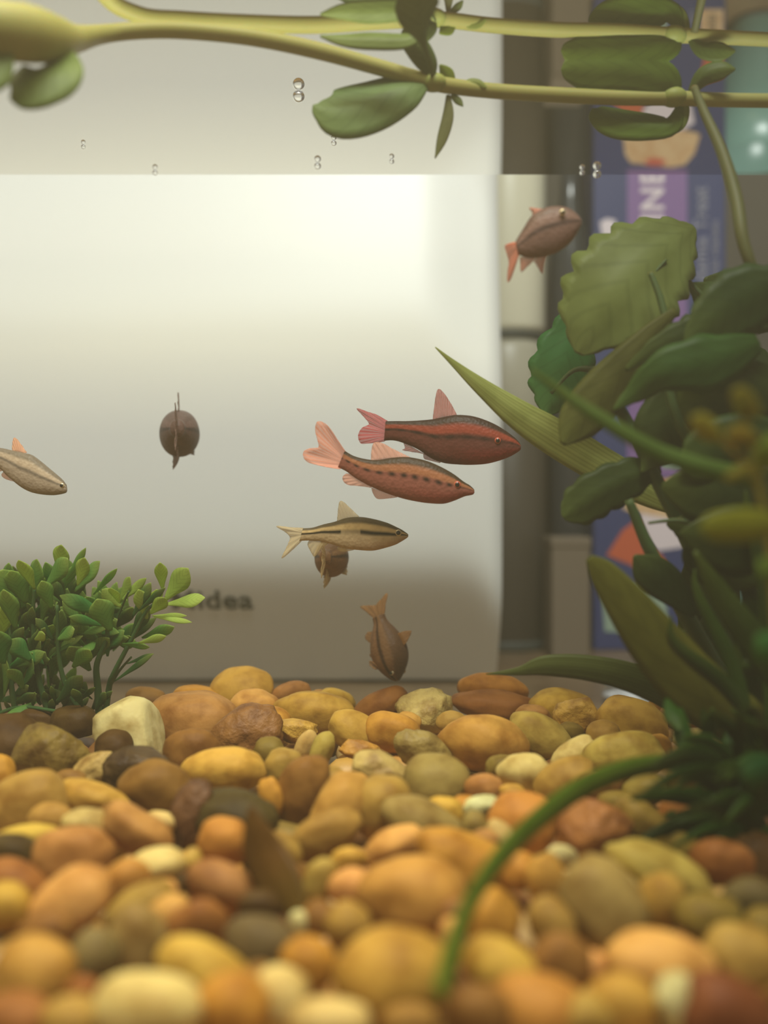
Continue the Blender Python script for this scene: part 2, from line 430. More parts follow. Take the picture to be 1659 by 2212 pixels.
def lathe(name, cx, cy, prof, m, parent=None, seg=40):      # prof (r, z) cm
    v, f = [], []
    for r, z in prof:
        for k in range(seg):
            th = 2 * math.pi * k / seg
            v.append(Vector((cx + r * math.cos(th), cy + r * math.sin(th), z)) * CM)
    for i in range(len(prof) - 1):
        for k in range(seg):
            f.append((i * seg + k, i * seg + (k + 1) % seg, (i + 1) * seg + (k + 1) % seg, (i + 1) * seg + k))
    f.append(tuple(range(seg))[::-1]); f.append(tuple(range(len(v) - seg, len(v))))
    return pydata(name, v, f, m, parent)

# cream jar standing on a tall beige canister
D1 = 49.0
cx = bx_(1108, D1); zt = bz_(722, D1)
can = empty('beige_canister', Vector((cx, D1 + 2.2, 0)) * CM)
tag(can, 'beige and dark brown ceramic canister under the cream jar, beside the white appliance', 'canister')
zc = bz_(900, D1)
lathe('body', cx, D1 + 2.2, [(1.6, 0), (1.78, 0.3), (1.78, zc - 0.1), (1.7, zc)], M['dark_brown_body'], can)  # lower body dark brown, beige part above it
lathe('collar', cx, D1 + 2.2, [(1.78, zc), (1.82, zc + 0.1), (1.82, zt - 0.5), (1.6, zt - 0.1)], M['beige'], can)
lathe('base_ring', cx, D1 + 2.2, [(1.85, 0), (1.9, 0.1), (1.9, 0.35), (1.85, 0.45)], M['dark_base'], can)
jar = empty('cream_jar', Vector((cx, D1 + 2.2, zt)) * CM)
tag(jar, 'cream plastic jar standing on the beige canister', 'jar')
lathe('foot_ring', cx, D1 + 2.2, [(1.55, zt - 0.1), (1.72, zt), (1.74, zt + 0.28), (1.7, zt + 0.32)], M['dark_base'], jar)
lathe('body', cx, D1 + 2.2, [(1.68, zt + 0.3), (1.75, zt + 0.6), (1.75, zt + 8.5), (1.5, zt + 9.3), (0.9, zt + 9.8)], M['cream'], jar)
lathe('cap', cx, D1 + 2.2, [(0.9, zt + 9.8), (0.95, zt + 9.9), (0.95, zt + 11.3), (0.85, zt + 11.4)], M['cream'], jar)

# dark bottle with a metal band
D2 = 52.0
cx = bx_(1232, D2)
bot = empty('dark_bottle', Vector((cx, D2, 0)) * CM)
tag(bot, 'dark glass bottle between the cream jar and the blue carton', 'bottle')
lathe('body', cx, D2, [(0.9, 0), (1.02, 0.3), (1.05, 17), (0.95, 18.6), (0.5, 21), (0.42, 24)], M['black_glass'], bot)
lathe('metal_band', cx, D2, [(1.06, 4.1), (1.09, 4.15), (1.09, 4.3), (1.06, 4.35)], M['steel'], bot)
lathe('cap', cx, D2, [(0.5, 24), (0.52, 24.1), (0.52, 26), (0.45, 26.1)], M['black_glass'], bot)

small = empty('taupe_box', Vector((bx_(1235, 46), 47, 0)) * CM)
tag(small, 'small taupe card box on the counter left of the blue carton', 'box')
box('box_body', (bx_(1192, 47), 47, 0), (bx_(1276, 47), 49.5, bz_(1168, 47)), M['taupe'], small, bevel=0.12)
box('box_lid', (bx_(1190, 47), 46.95, bz_(1185, 47)), (bx_(1278, 47), 49.55, bz_(1160, 47)), M['taupe'], small, bevel=0.1)

bowl = empty('teal_bowl', Vector((bx_(1640, 50), 52, 0)) * CM)
tag(bowl, 'teal glazed bowl at the right end behind the plants', 'bowl')
c_ = bx_(1680, 50)
lathe('bowl_body', c_, 52.5, [(1.2, 0), (1.3, 0.2), (1.6, 0.8), (2.1, 2.0), (2.5, 4.0), (2.6, 6.6), (2.5, 6.6), (2.3, 4.0), (1.5, 1.0)], M['teal'], bowl)
lathe('foot_ring', c_, 52.5, [(1.25, 0), (1.35, 0.05), (1.35, 0.3), (1.25, 0.35)], M['dark_base'], bowl)

wrap = bmesh.new(); bmesh.ops.create_icosphere(wrap, subdivisions=4, radius=1)
for vv in wrap.verts:
    q = vv.co.copy(); d = 1 + 0.35 * noise.noise(q * 2.3) + 0.12 * noise.noise(q * 7)
    vv.co = Vector((q.x * 2.6 * d, q.y * 1.4 * d, max(-0.5, q.z * 0.9 * d)))
    vv.co = (vv.co + Vector((bx_(1500, 36), 36, 0.5))) * CM
tag(bm_obj('plastic_bag', wrap, M['clear_wrap']), 'crumpled glossy grey plastic bag lying on the counter behind the gravel', 'bag')

# ---------------------------------------------------------------- pebbles
def gravel_D(y):                # gravel surface: picture row -> distance
    s = (y - 1106) / F
    return 5.275 / (s + 0.025)

COLS = {'cream': (214, 190, 128), 'ivory': (212, 202, 156), 'golden': (188, 146, 68), 'amber': (190, 136, 58), 'honey': (190, 142, 72),
        'orange': (188, 128, 62), 'salmon': (178, 128, 74), 'rust': (152, 98, 50), 'brown': (138, 96, 48), 'dark brown': (84, 60, 30),
        'olive': (130, 108, 50), 'pale olive': (172, 148, 76), 'tan': (168, 132, 68), 'grey-tan': (152, 128, 76), 'grey': (132, 114, 76),
        'charcoal': (78, 62, 32), 'peach': (212, 156, 92), 'pink': (168, 116, 70), 'wine red': (120, 70, 42), 'yellow': (204, 164, 76),
        'plum-brown': (108, 74, 46), 'beige': (194, 164, 106), 'mauve-grey': (104, 86, 58)}
# x, y, width, height, turn (degrees, up to the right), colour, kind, what it is like
PB = [
(292,1588,172,128,-38,'ivory','c','large cracked wedge-shaped'),
(318,1520,84,62,-10,'brown','s','small smooth'),
(412,1550,176,98,4,'salmon','s','large smooth oblong'),
(432,1514,116,58,-8,'amber','s','half-hidden smooth'),
(521,1495,138,92,4,'golden','s','big round-topped'),
(552,1534,104,84,-10,'peach','s','smooth half-hidden'),
(534,1582,142,112,10,'brown','r','angular glassy quartz'),
(414,1622,118,84,8,'brown','s','round dull'),
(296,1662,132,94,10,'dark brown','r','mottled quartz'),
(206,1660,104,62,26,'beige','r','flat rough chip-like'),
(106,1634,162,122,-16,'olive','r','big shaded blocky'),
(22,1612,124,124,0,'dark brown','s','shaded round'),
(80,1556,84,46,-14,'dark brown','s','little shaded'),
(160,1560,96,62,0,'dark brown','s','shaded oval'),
(338,1706,150,108,-6,'brown','s','smooth egg-shaped'),
(483,1664,172,90,3,'yellow','s','long smooth sausage-shaped'),
(202,1732,146,74,-18,'golden','s','smooth oblong'),
(52,1740,182,118,22,'tan','s','big flat translucent'),
(-2,1680,64,84,0,'amber','s','cropped'),
(412,1762,150,88,66,'plum-brown','r','long upright quartz'),
(506,1764,178,92,-8,'charcoal','s','smooth shiny'),
(541,1728,52,26,-14,'ivory','r','tiny bright crumb-like'),
(345,1776,66,44,-8,'cream','s','little hidden'),
(187,1792,108,92,-20,'beige','r','crumbly coarse'),
(298,1797,156,86,-32,'salmon','s','kidney-shaped'),
(52,1812,136,52,10,'yellow','s','thin bright'),
(24,1848,122,84,-6,'charcoal','s','smooth half-hidden'),
(155,1846,168,112,4,'salmon','s','big smooth egg-shaped'),
(485,1818,110,90,-8,'orange','s','blunt round'),
(486,1915,172,88,-26,'pink','s','cylindrical blunt-ended'),
(342,1870,116,72,6,'cream','s','smooth knobbly'),
(268,1912,118,96,48,'honey','s','smooth veined'),
(415,1868,44,66,0,'yellow','r','small knobbly'),
(150,1952,184,112,34,'peach','s','bright wedge-shaped'),
(30,1906,132,78,-24,'rust','s','smooth sloping'),
(12,1958,100,96,0,'golden','s','cropped round'),
(300,1962,150,84,30,'tan','s','pale tilted'),
(357,1917,54,30,-8,'peach','s','tiny smooth'),
(366,1976,96,76,10,'peach','s','bright stubby'),
(425,2002,128,100,22,'rust','s','smooth blurred'),
(397,1908,36,44,0,'charcoal','s','tiny'),
(297,2036,116,146,6,'grey-tan','s','tall blurred'),
(205,2066,98,112,0,'grey','s','pale blurred round'),
(76,2108,184,154,14,'honey','s','huge blurred round'),
(442,2096,204,112,-26,'yellow','s','lumpy blurred'),
(320,2186,236,156,0,'cream','s','huge blurred pale'),
(506,2178,150,136,0,'amber','s','big blurred'),
(30,2202,150,96,0,'rust','s','blurred corner'),
(180,2146,76,66,0,'rust','s','small blurred'),
(150,2206,120,92,0,'tan','s','dim blurred'),
(562,2048,158,124,-14,'mauve-grey','s','big dark blurred'),
(626,1502,86,50,20,'pink','s','smooth flat'),
(676,1540,160,84,-2,'golden','s','broad smooth'),
(728,1514,74,48,-18,'yellow','s','half-hidden round'),
(764,1580,112,72,-28,'golden','s','sloping smooth'),
(848,1583,114,80,-16,'amber','s','smooth egg-shaped'),
(820,1526,124,58,30,'rust','s','tilted smooth'),
(919,1537,118,86,2,'beige','r','round pitted'),
(1065,1492,144,66,-6,'orange','s','smooth flat oval'),
(1070,1524,182,58,-4,'rust','s','long flat'),
(1042,1606,188,116,-6,'honey','s','big translucent'),
(976,1560,64,42,0,'tan','s','small hidden'),
(638,1576,90,50,2,'yellow','r','broken-edged'),
(661,1610,64,38,66,'beige','s','small upright'),
(695,1619,76,44,68,'pale olive','s','small upright'),
(611,1654,74,66,0,'tan','s','small dull round'),
(652,1708,150,92,68,'brown','s','tall translucent'),
(776,1619,88,36,-14,'amber','r','thin craggy'),
(914,1622,124,76,-24,'grey-tan','r','craggy dark-streaked'),
(822,1670,142,92,-14,'beige','r','cloudy quartz'),
(942,1690,140,104,4,'grey-tan','s','big dull round'),
(1046,1704,76,62,0,'salmon','s','small stubby'),
(732,1752,158,96,64,'honey','s','long upright smooth'),
(716,1688,74,54,-10,'tan','s','small hidden'),
(826,1744,124,122,0,'tan','s','broad dull'),
(585,1722,80,48,100,'amber','s','small upright'),
(910,1775,170,80,-22,'grey-tan','s','long dull sloping'),
(960,1757,82,68,-10,'yellow','s','bright blunt'),
(1044,1748,92,60,4,'ivory','r','bright glittering'),
(1028,1788,72,54,-60,'grey-tan','s','small smooth'),
(702,1804,154,92,28,'tan','s','smooth blurred oval'),
(854,1830,130,80,22,'peach','s','smooth blurred'),
(1010,1860,216,98,-24,'amber','s','long two-toned'),
(893,1939,212,152,2,'honey','s','huge smooth egg-shaped'),
(843,2110,238,176,8,'golden','s','huge blurred egg-shaped'),
(755,1858,74,52,-6,'yellow','s','small lumpy'),
(762,1916,96,70,-4,'peach','s','bright blurred'),
(690,1905,104,66,66,'pale olive','s','upright blurred'),
(616,1834,78,56,-50,'tan','s','sloping blurred'),
(750,2002,92,94,0,'tan','s','dim blurred'),
(648,1992,46,42,0,'ivory','s','tiny pale blurred'),
(664,2082,116,104,0,'amber','s','deep blurred round'),
(608,2152,110,104,0,'cream','s','blurred dusty'),
(716,2212,166,96,0,'cream','s','blurred bottom-edge'),
(975,2036,54,104,0,'peach','s','narrow blurred'),
(1214,1530,128,76,-4,'yellow','s','smooth pale round'),
(1250,1550,100,84,-10,'golden','r','rough crusted'),
(1369,1560,146,92,-14,'golden','s','large round-backed'),
(1428,1530,64,42,10,'amber','s','small flat'),
(1172,1592,146,74,-34,'pale olive','s','smooth tilted bean-shaped'),
(1240,1626,100,50,32,'cream','s','small tilted'),
(1134,1673,112,82,-8,'cream','s','plump smooth'),
(1220,1686,130,82,24,'tan','s','dull sloping'),
(1303,1588,70,56,0,'tan','s','small round'),
(1234,1584,60,42,-20,'olive','s','small hidden'),
(1346,1634,176,94,6,'pale olive','s','big wedge-like'),
(1420,1618,60,56,0,'amber','s','small hidden'),
(1130,1776,150,116,-4,'orange','s','big glowing round'),
(1108,1714,56,38,-14,'golden','s','tiny'),
(1288,1796,168,126,-6,'rust','r','big round scarred'),
(1385,1776,124,80,-34,'olive','s','shaded tilted'),
(1394,1706,96,62,10,'olive','s','shaded hidden'),
(1084,1812,84,50,-64,'beige','s','small leaning'),
(1046,1822,64,56,0,'salmon','s','small blurred'),
(1180,1902,116,78,-82,'honey','s','upright blurred'),
(1192,2002,122,86,-66,'tan','s','leaning blurred'),
(1213,1852,62,48,-20,'ivory','s','small pale blurred'),
(1304,1960,198,150,-50,'grey-tan','s','huge smooth egg-shaped'),
(1312,1908,152,80,-28,'cream','s','half-hidden bright'),
(1426,1884,238,86,-22,'pale olive','s','long finger-shaped'),
(1470,1842,116,82,-34,'olive','s','shaded blurred'),
(1422,1952,94,124,-10,'tan','s','upright dim'),
(1532,1982,136,88,0,'olive','s','dim blurred'),
(1622,1950,124,104,0,'mauve-grey','s','shaded blurred'),
(1430,2086,232,118,-10,'peach','s','bright oblong blurred'),
(1278,2086,64,58,-20,'peach','s','tiny blurred'),
(1340,2176,146,132,-14,'golden','s','big blurred'),
(1172,2182,206,132,-8,'orange','s','big blurred bottom-edge'),
(1566,2186,186,150,-10,'wine red','s','huge blurred'),
(1474,2174,104,134,20,'ivory','s','pale blurred'),
(1602,2062,166,112,-8,'tan','s','dim broad blurred'),
(1086,2096,166,112,-30,'yellow','s','lumpy blurred sloping'),
(1030,2192,136,122,0,'brown','s','dark blurred'),
(1062,1986,114,112,0,'amber','s','blurred round'),
(1208,2086,124,122,-40,'brown','s','dim blurred leaning'),
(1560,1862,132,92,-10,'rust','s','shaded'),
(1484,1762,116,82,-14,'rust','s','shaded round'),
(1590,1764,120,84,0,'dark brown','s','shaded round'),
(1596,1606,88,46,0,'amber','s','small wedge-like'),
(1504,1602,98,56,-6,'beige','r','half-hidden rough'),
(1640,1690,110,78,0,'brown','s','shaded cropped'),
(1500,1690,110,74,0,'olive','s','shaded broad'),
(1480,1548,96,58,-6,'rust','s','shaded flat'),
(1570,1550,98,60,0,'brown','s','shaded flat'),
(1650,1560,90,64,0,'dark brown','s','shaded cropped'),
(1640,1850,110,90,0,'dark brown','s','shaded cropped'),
(1150,1545,70,44,0,'salmon','s','small hidden'),
(700,1512,70,44,0,'salmon','s','small hidden'),
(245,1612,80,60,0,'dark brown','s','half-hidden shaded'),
(590,1560,70,60,0,'amber','s','small hidden'),
(560,1815,70,60,0,'dark brown','s','half-hidden'),
(620,1905,80,70,0,'brown','s','dim blurred'),
(690,1985,80,70,0,'brown','s','dim blurred'),
(1120,1880,80,70,0,'amber','s','half-hidden blurred'),
(1660,2010,110,90,0,'olive','s','shaded cropped'),
(110,1770,90,60,0,'tan','s','half-hidden'),
(100,2010,110,80,10,'brown','s','dim blurred'),
(560,1960,90,70,0,'dark brown','s','dim blurred'),
(980,1980,80,70,0,'brown','s','dim blurred'),
(560,2130,90,80,0,'brown','s','dim blurred'),
(885,2210,120,80,0,'tan','s','blurred bottom-edge'),
(1265,2200,110,90,0,'tan','s','dim blurred'),
(1005,1745,60,50,0,'amber','s','small hidden'),
(770,1700,60,50,0,'honey','s','small hidden'),
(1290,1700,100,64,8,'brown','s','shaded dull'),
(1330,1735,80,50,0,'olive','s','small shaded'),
(880,1560,54,40,0,'honey','s','tiny hidden'),
(250,1760,70,50,0,'brown','s','small hidden'),
(150,1690,70,50,0,'brown','s','small hidden'),
(1090,1655,80,46,0,'olive','s','small hidden'),
(580,1625,60,60,0,'olive','s','small hidden'),
]
bases = {}
def ico(sub):
    if sub not in bases:
        bm = bmesh.new(); bmesh.ops.create_icosphere(bm, subdivisions=sub, radius=1)
        bases[sub] = ([v.co.copy() for v in bm.verts], [tuple(v.index for v in f.verts) for f in bm.faces]); bm.free()
    return bases[sub]

def pebble(cx, cy, wpx, hpx, ang, D, colour, kind, seed, sub):
    vs_, fs = ico(sub)
    r = random.Random(seed)
    off = Vector((r.uniform(-50, 50), r.uniform(-50, 50), r.uniform(-50, 50)))
    a = wpx * 0.545 * D / F; b = hpx * 0.565 * D / F
    c = math.sqrt(a * b) * r.uniform(0.72, 0.95)
    planes = []
    if kind in 'rc':
        for _ in range(9 if kind == 'r' else 4):
            n_ = Vector((r.gauss(0, 1), r.gauss(0, 1), r.gauss(0, 1))).normalized()
            planes.append((n_, r.uniform(0.72, 0.95)))
        if kind == 'c': planes.append((Vector((0.72, -0.1, 0.68)).normalized(), 0.5))
    e = r.uniform(0.84, 1.0)
    th = math.radians(ang); tilt = r.uniform(-0.35, 0.35)
    cen = P(cx, cy, D)
    out = []
    for q in vs_:
        p_ = Vector((math.copysign(abs(q.x) ** e, q.x), math.copysign(abs(q.y) ** e, q.y), math.copysign(abs(q.z) ** e, q.z)))
        d = 1 + 0.13 * noise.noise(q * 1.1 + off) + 0.045 * noise.noise(q * 2.6 + off)
        if kind == 'r': d += 0.10 * noise.noise(q * 4.0 + off) + 0.05 * noise.noise(q * 9.0 + off)
        p_ = p_ * d
        for n_, k in planes:
            ex = p_.dot(n_) - k
            if ex > 0: p_ = p_ - n_ * ex * 0.86
        x, y, z = p_.x * a, p_.y * c, p_.z * b
        y, z = y * math.cos(tilt) - z * math.sin(tilt) * 0.6, z
        x, z = x * math.cos(th) - z * math.sin(th), x * math.sin(th) + z * math.cos(th)
        out.append(Vector((x, y, z)) * CM)
    me = bpy.data.meshes.new('pebble'); me.from_pydata(out, [], fs); me.update()
    o = link_mesh('pebble', me, M['rough' if kind == 'r' else 'pebble'])
    o.location = cen
    j = [1 + r.uniform(-0.05, 0.05) for _ in range(3)]
    o.color = tuple(min(1, v * k * t_) for v, k, t_ in zip(lin(COLS[colour]), j, (0.95, 0.96, 0.76))) + (1,)
    o['group'] = 'pebbles of the gravel bed'
    o['category'] = 'pebble'
    return o

# unique labels: by look, then by the neighbour it lies beside
def art(s): return s
base_names = ['%s %s pebble' % (d[7], d[5]) for d in PB]
counts = {b: base_names.count(b) for b in base_names}
uniq = [i for i, b in enumerate(base_names) if counts[b] == 1 and PB[i][2] > 84]
labels = {}
for i, d in enumerate(PB):
    cands = sorted((math.hypot(d[0] - PB[k][0], (d[1] - PB[k][1]) * 1.4), k) for k in uniq if k != i)
    done = False
    for dist, k in cands:
        e = PB[k]
        dx, dy = d[0] - e[0], d[1] - e[1]
        if abs(dx) > abs(dy) * 1.3: rel = 'right of' if dx > 0 else 'left of'
        elif dy > 0: rel = 'in front of'
        else: rel = 'behind'
        s = '%s, %s the %s' % (base_names[i], rel, base_names[k])
        if s not in labels.values() and 4 <= len(s.split()) <= 16:
            labels[i] = s; done = True; break
    if not done: labels[i] = base_names[i]
for i, d in enumerate(PB):
    D = gravel_D(d[1] + 0.10 * d[3])
    if d[1] < 1560: D = min(D, 26.6)
    o = pebble(d[0], d[1], d[2], d[3], d[4], D, d[5], d[6], i + 11, 4 if d[1] < 1900 else 3)
    o['label'] = labels[i][0].upper() + labels[i][1:]

# the buried pebbles underneath and outside the picture, one mass
vs_, fs = ico(2)
BV, BF, BC = [], [], []
r = random.Random(3)
keys = ['golden', 'amber', 'brown', 'tan', 'rust', 'honey', 'olive', 'beige', 'salmon']
pal = [lin(COLS[k]) for k in keys]
zs = lambda Dc: CZ - (4.6 + 0.025 * (27 - Dc))
for iy in range(30):
    for ix in range(42):
        X = -21 + ix * 1.02 + r.uniform(-0.3, 0.3); Y = 0.6 + iy * 0.92 + r.uniform(-0.25, 0.25)
        lim = 829.5 / F * Y + 1.6
        inside = abs(X) < lim and Y > 9.5
        z = zs(Y) - (0.72 if inside else 0.25) + r.uniform(-0.12, 0.12)
        a, b, c = r.uniform(0.45, 0.75), r.uniform(0.4, 0.6), r.uniform(0.3, 0.45)
        th = r.uniform(0, 3.14); o_ = len(BV); off = Vector((r.uniform(-9, 9),) * 3)
        col = pal[r.randrange(len(pal))]
        for q in vs_:
            d = 1 + 0.15 * noise.noise(q * 1.2 + off)
            x, y, zz = q.x * a * d, q.y * b * d, q.z * c * d
            BV.append(Vector((max(-21.9, min(21.9, X + x * math.cos(th) - y * math.sin(th))), max(-.3, min(27.9, Y + x * math.sin(th) + y * math.cos(th))), max(z + zz, TB + 0.03))) * CM)
            BC.append(col)
        BF += [tuple(k + o_ for k in f_) for f_ in fs]
bed = pydata('buried_gravel', BV, BF, None)
ca = bed.data.color_attributes.new('pigment', 'FLOAT_COLOR', 'POINT')
ca.data.foreach_set('color', [x for c in BC for x in (*c, 1)])
mb = mat('buried_pebbles', rough=0.45)
N, L, p = nodes(mb); at = N.new('ShaderNodeAttribute'); at.attribute_name = 'pigment'
add_noise_colour(mb, at.outputs['Color'], 0.5, 130, 4, (0.6, 0.5, 0.4), rnd_off=False)
bed.data.materials.append(mb)
tag(bed, 'mass of mixed brown and amber gravel lying beneath the upper pebbles', 'gravel', kind='stuff')
box_sand = None

# ---------------------------------------------------------------- fish
def fish_colour(kind, u, v_, seed):
    """u 0 at the tail, 1 at the snout; v -1 belly, +1 back. Pigment only."""
    def mixc(a, b, t): return tuple(x + (y - x) * t for x, y in zip(a, b))
    pal_ = {'male': ((62, 48, 34), (150, 98, 68), (34, 20, 18), (138, 84, 72), (140, 68, 58)),
            'male_dark': ((54, 36, 28), (138, 62, 46), (30, 18, 16), (104, 58, 52), (132, 46, 40)),
            'female': ((92, 80, 56), (204, 180, 132), (26, 20, 15), (184, 164, 130), (174, 146, 116)),
            'pale': ((116, 106, 92), (170, 154, 134), (88, 80, 72), (156, 142, 126), (148, 134, 118)),
            'dusk': ((92, 72, 66), (112, 88, 82), (66, 50, 50), (108, 84, 78), (114, 84, 78)),
            'brown': ((98, 72, 50), (126, 94, 64), (66, 46, 34), (130, 94, 62), (122, 78, 50))}[kind]
    back, band, stripe, flank, belly = [lin(c) for c in pal_]
    c = flank
    c = mixc(c, belly, sm((-v_ - 0.15) / 0.6) * sm((u - 0.25) / 0.4))
    c = mixc(c, band, sm((v_ - 0.12) / 0.18))
    c = mixc(c, back, sm((v_ - 0.52) / 0.22))
    ctr = 0.10
    wid = 0.2 if kind != 'female' else 0.26
    k = sm(1 - abs(v_ - ctr) / wid)
    if kind in ('male', 'male_dark'):
        k *= ((0.55 + 0.45 * math.sin(u * 95 + seed)) if u < 0.72 else 0.5) if kind == 'male' else (0.75 + 0.15 * math.sin(u * 70)) * (1.1 - 0.5 * u)
    if kind == 'female' and 0.3 < u < 0.42: k *= 0.35
    if kind == 'pale': k *= 0.7
    return mixc(c, stripe, min(1, k * 1.15))

def make_fish(label, kind, st, fins, eye, D, conv, thick=0.42, seed=0, fincol=(224, 150, 120), iris='iris_red', yaw=0.0, tailcol=None, alt=None, pitch=0.0, shift=None):
    """st: (xt, yt, xb, yb) from tail base to snout; conv maps those to picture pixels."""
    S = catmull(st, 9)
    pts = [(conv(a, b), conv(c, d)) for a, b, c, d in S]
    mid = pts[len(pts) // 2]
    root_px = ((mid[0][0] + mid[1][0]) / 2, (mid[0][1] + mid[1][1]) / 2)
    root = empty('cherry_barb', P(root_px[0], root_px[1], D))
    tag(root, label, 'fish', 'small barbs swimming in the tank')
    seg = 84
    v, f, cols = [], [], []
    n_ = len(pts)
    hmax = max((P(*a, D) - P(*b, D)).length for a, b in pts) / 2
    for i, (a, b) in enumerate(pts):
        A, B = P(*a, D), P(*b, D)
        c = (A + B) / 2; h = (A - B) / 2; u = i / (n_ - 1)
        wd = h.length * (thick + 0.16 * sm((u - 0.4) / 0.4) - 0.05 * (1 - u)) + 0.0001
        wd = min(wd, hmax * (0.6 if thick < 0.6 else 0.85))
        for k in range(seg):
            th = 2 * math.pi * k / seg
            cc, ss = math.cos(th), math.sin(th)
            v.append(c + h * cc + Vector((0, -1, 0)) * wd * math.copysign(abs(ss) ** 0.9, ss))
            cols.append(fish_colour(kind, u, cc, seed))
    for i in range(n_ - 1):
        for k in range(seg):
            f.append((i * seg + k, i * seg + (k + 1) % seg, (i + 1) * seg + (k + 1) % seg, (i + 1) * seg + k))
    f.append(tuple(range(seg))[::-1]); f.append(tuple(range(len(v) - seg, len(v))))
    body = pydata('body', v, f, M['fish'], root)
    ca = body.data.color_attributes.new('pigment', 'FLOAT_COLOR', 'POINT')
    ca.data.foreach_set('color', [x for c in cols for x in (*c, 1)])
    # fins: fanned sheets between a root line on the body and the traced edge
    for nm, base, edge, dy in fins:
        ed = catmull([conv(*q) for q in edge], 5); m_ = len(ed)
        b0, b1 = conv(*base[0]), conv(*base[1])
        vv, ff, uv = [], [], []
        R_ = 6
        for i in range(m_):
            t = i / (m_ - 1)
            bp = (b0[0] + (b1[0] - b0[0]) * t, b0[1] + (b1[1] - b0[1]) * t)
            for j in range(R_ + 1):
                s = j / R_
                q = P(bp[0] + (ed[i][0] - bp[0]) * s, bp[1] + (ed[i][1] - bp[1]) * s, D)
                vv.append(q + Vector((0, (dy * s * s + 0.012 * math.sin(t * 40) * s) * CM, 0)))
                uv.append((t, s))
        for i in range(m_ - 1):
            for j in range(R_):
                a = i * (R_ + 1) + j
                ff.append((a, a + 1, a + R_ + 2, a + R_ + 1))
        o = pydata(nm, vv, ff, M['fin'], root)
        lay = o.data.uv_layers.new(name='UVMap')
        for l in o.data.loops: lay.data[l.index].uv = uv[l.vertex_index]
        o.color = lin(tailcol if (nm == 'tail_fin' and tailcol) else fincol) + (1,)
        md = o.modifiers.new('thickness', 'SOLIDIFY'); md.thickness = 0.012 * CM; md.offset = 0
    if eye:
        ex, ey, er = eye
        q = conv(ex, ey)
        rad = (conv(ex + er, ey)[0] - q[0]) * D / F
        # depth of the flank at the eye
        best = min(range(n_), key=lambda i: abs((pts[i][0][0] + pts[i][1][0]) / 2 - q[0]))
        hh = (P(*pts[best][0], D) - P(*pts[best][1], D)).length / 2 / CM
        wd = min(hh * (thick + 0.16), hmax / CM * 0.6)
        for side in (-1, 1):
            for nm, rr_, push, mt in (('eye', rad * 1.3, 0.93, iris), ('pupil', rad * 0.85, 1.07, 'pupil')):
                bm = bmesh.new(); bmesh.ops.create_uvsphere(bm, u_segments=16, v_segments=10, radius=1)
                cen = P(q[0], q[1], D) + Vector((0, side * (wd * 0.93 + (0 if nm == 'eye' else rad * 0.42)) * CM, 0))
                for x_ in bm.verts: x_.co = cen + Vector((x_.co.x * rr_, x_.co.y * rr_ * 0.5, x_.co.z * rr_)) * CM
                if nm == 'eye': eye_o = bm_obj('eye', bm, M[mt], root)
                else:
                    o = bm_obj('pupil', bm, M[mt]); o.parent = eye_o
                    o.data.transform(Matrix.Translation(-root.location))
    if shift: root.location = shift
    if yaw or pitch: root.rotation_euler = (0, pitch, yaw)
    return root

c5 = lambda x, y: (560 + x / 2.765, 720 + y / 2.765)
make_fish('dark cherry-red barb, upper of the two red barbs in mid-tank, by the striped blade', 'male_dark',
  [(755,525,745,642),(820,524,800,640),(880,524,860,655),(960,520,945,692),(1040,512,1030,748),(1110,498,1105,775),(1180,487,1190,784),(1270,494,1270,786),(1350,518,1355,780),(1420,550,1430,762),(1480,588,1495,738),(1525,622,1535,716),(1548,645,1552,704),(1558,660,1560,696),(1561,668,1562,690)],
  [('tail_fin', ((770,535),(758,635)), [(765,522),(700,485),(640,465),(582,447),(618,492),(655,540),(612,565),(590,610),(605,655),(650,657),(748,645)], 0.05),
   ('dorsal_fin', ((1040,520),(1178,495)), [(1038,513),(1045,440),(1060,350),(1076,332),(1105,358),(1140,410),(1165,455),(1180,487)], 0.03),
   ('anal_fin', ((870,652),(1000,728)), [(862,652),(870,688),(855,697),(900,706),(965,716),(985,722)], 0.02),
   ('pelvic_fin', ((1000,728),(1090,765)), [(982,716),(985,745),(1010,755),(1080,772)], 0.1)],
  (1418,645,15), 23.2, c5, seed=1, fincol=(196,112,100), tailcol=(214,84,92))
make_fish('rosy barb with a row of dark flank spots and wide forked pink tail', 'male',
  [(512,702,470,800),(560,730,520,825),(620,748,580,868),(700,757,665,915),(780,745,760,955),(860,738,850,985),(930,745,930,1003),(1010,765,1010,1015),(1090,800,1100,1018),(1160,840,1165,1000),(1220,885,1225,975),(1255,906,1258,968),(1275,923,1277,963),(1284,934,1285,953)],
  [('tail_fin', ((520,718),(492,805)), [(512,702),(470,640),(420,565),(375,530),(345,535),(336,580),(350,640),(355,682),(310,688),(270,705),(265,735),(290,770),(360,790),(420,803),(482,812)], -0.12),
   ('dorsal_fin', ((670,760),(890,748)), [(668,752),(670,700),(680,660),(695,650),(735,655),(790,685),(850,715),(905,742)], 0.03),
   ('anal_fin', ((545,840),(670,915)), [(520,838),(500,853),(500,880),(530,905),(600,912),(672,922)], 0.02),
   ('pelvic_fin', ((680,925),(820,975)), [(670,922),(680,955),(705,987),(760,986),(825,978)], 0.12)],
  (1180,905,17), 22.8, c5, seed=2, fincol=(236,176,150), tailcol=(246,178,152))
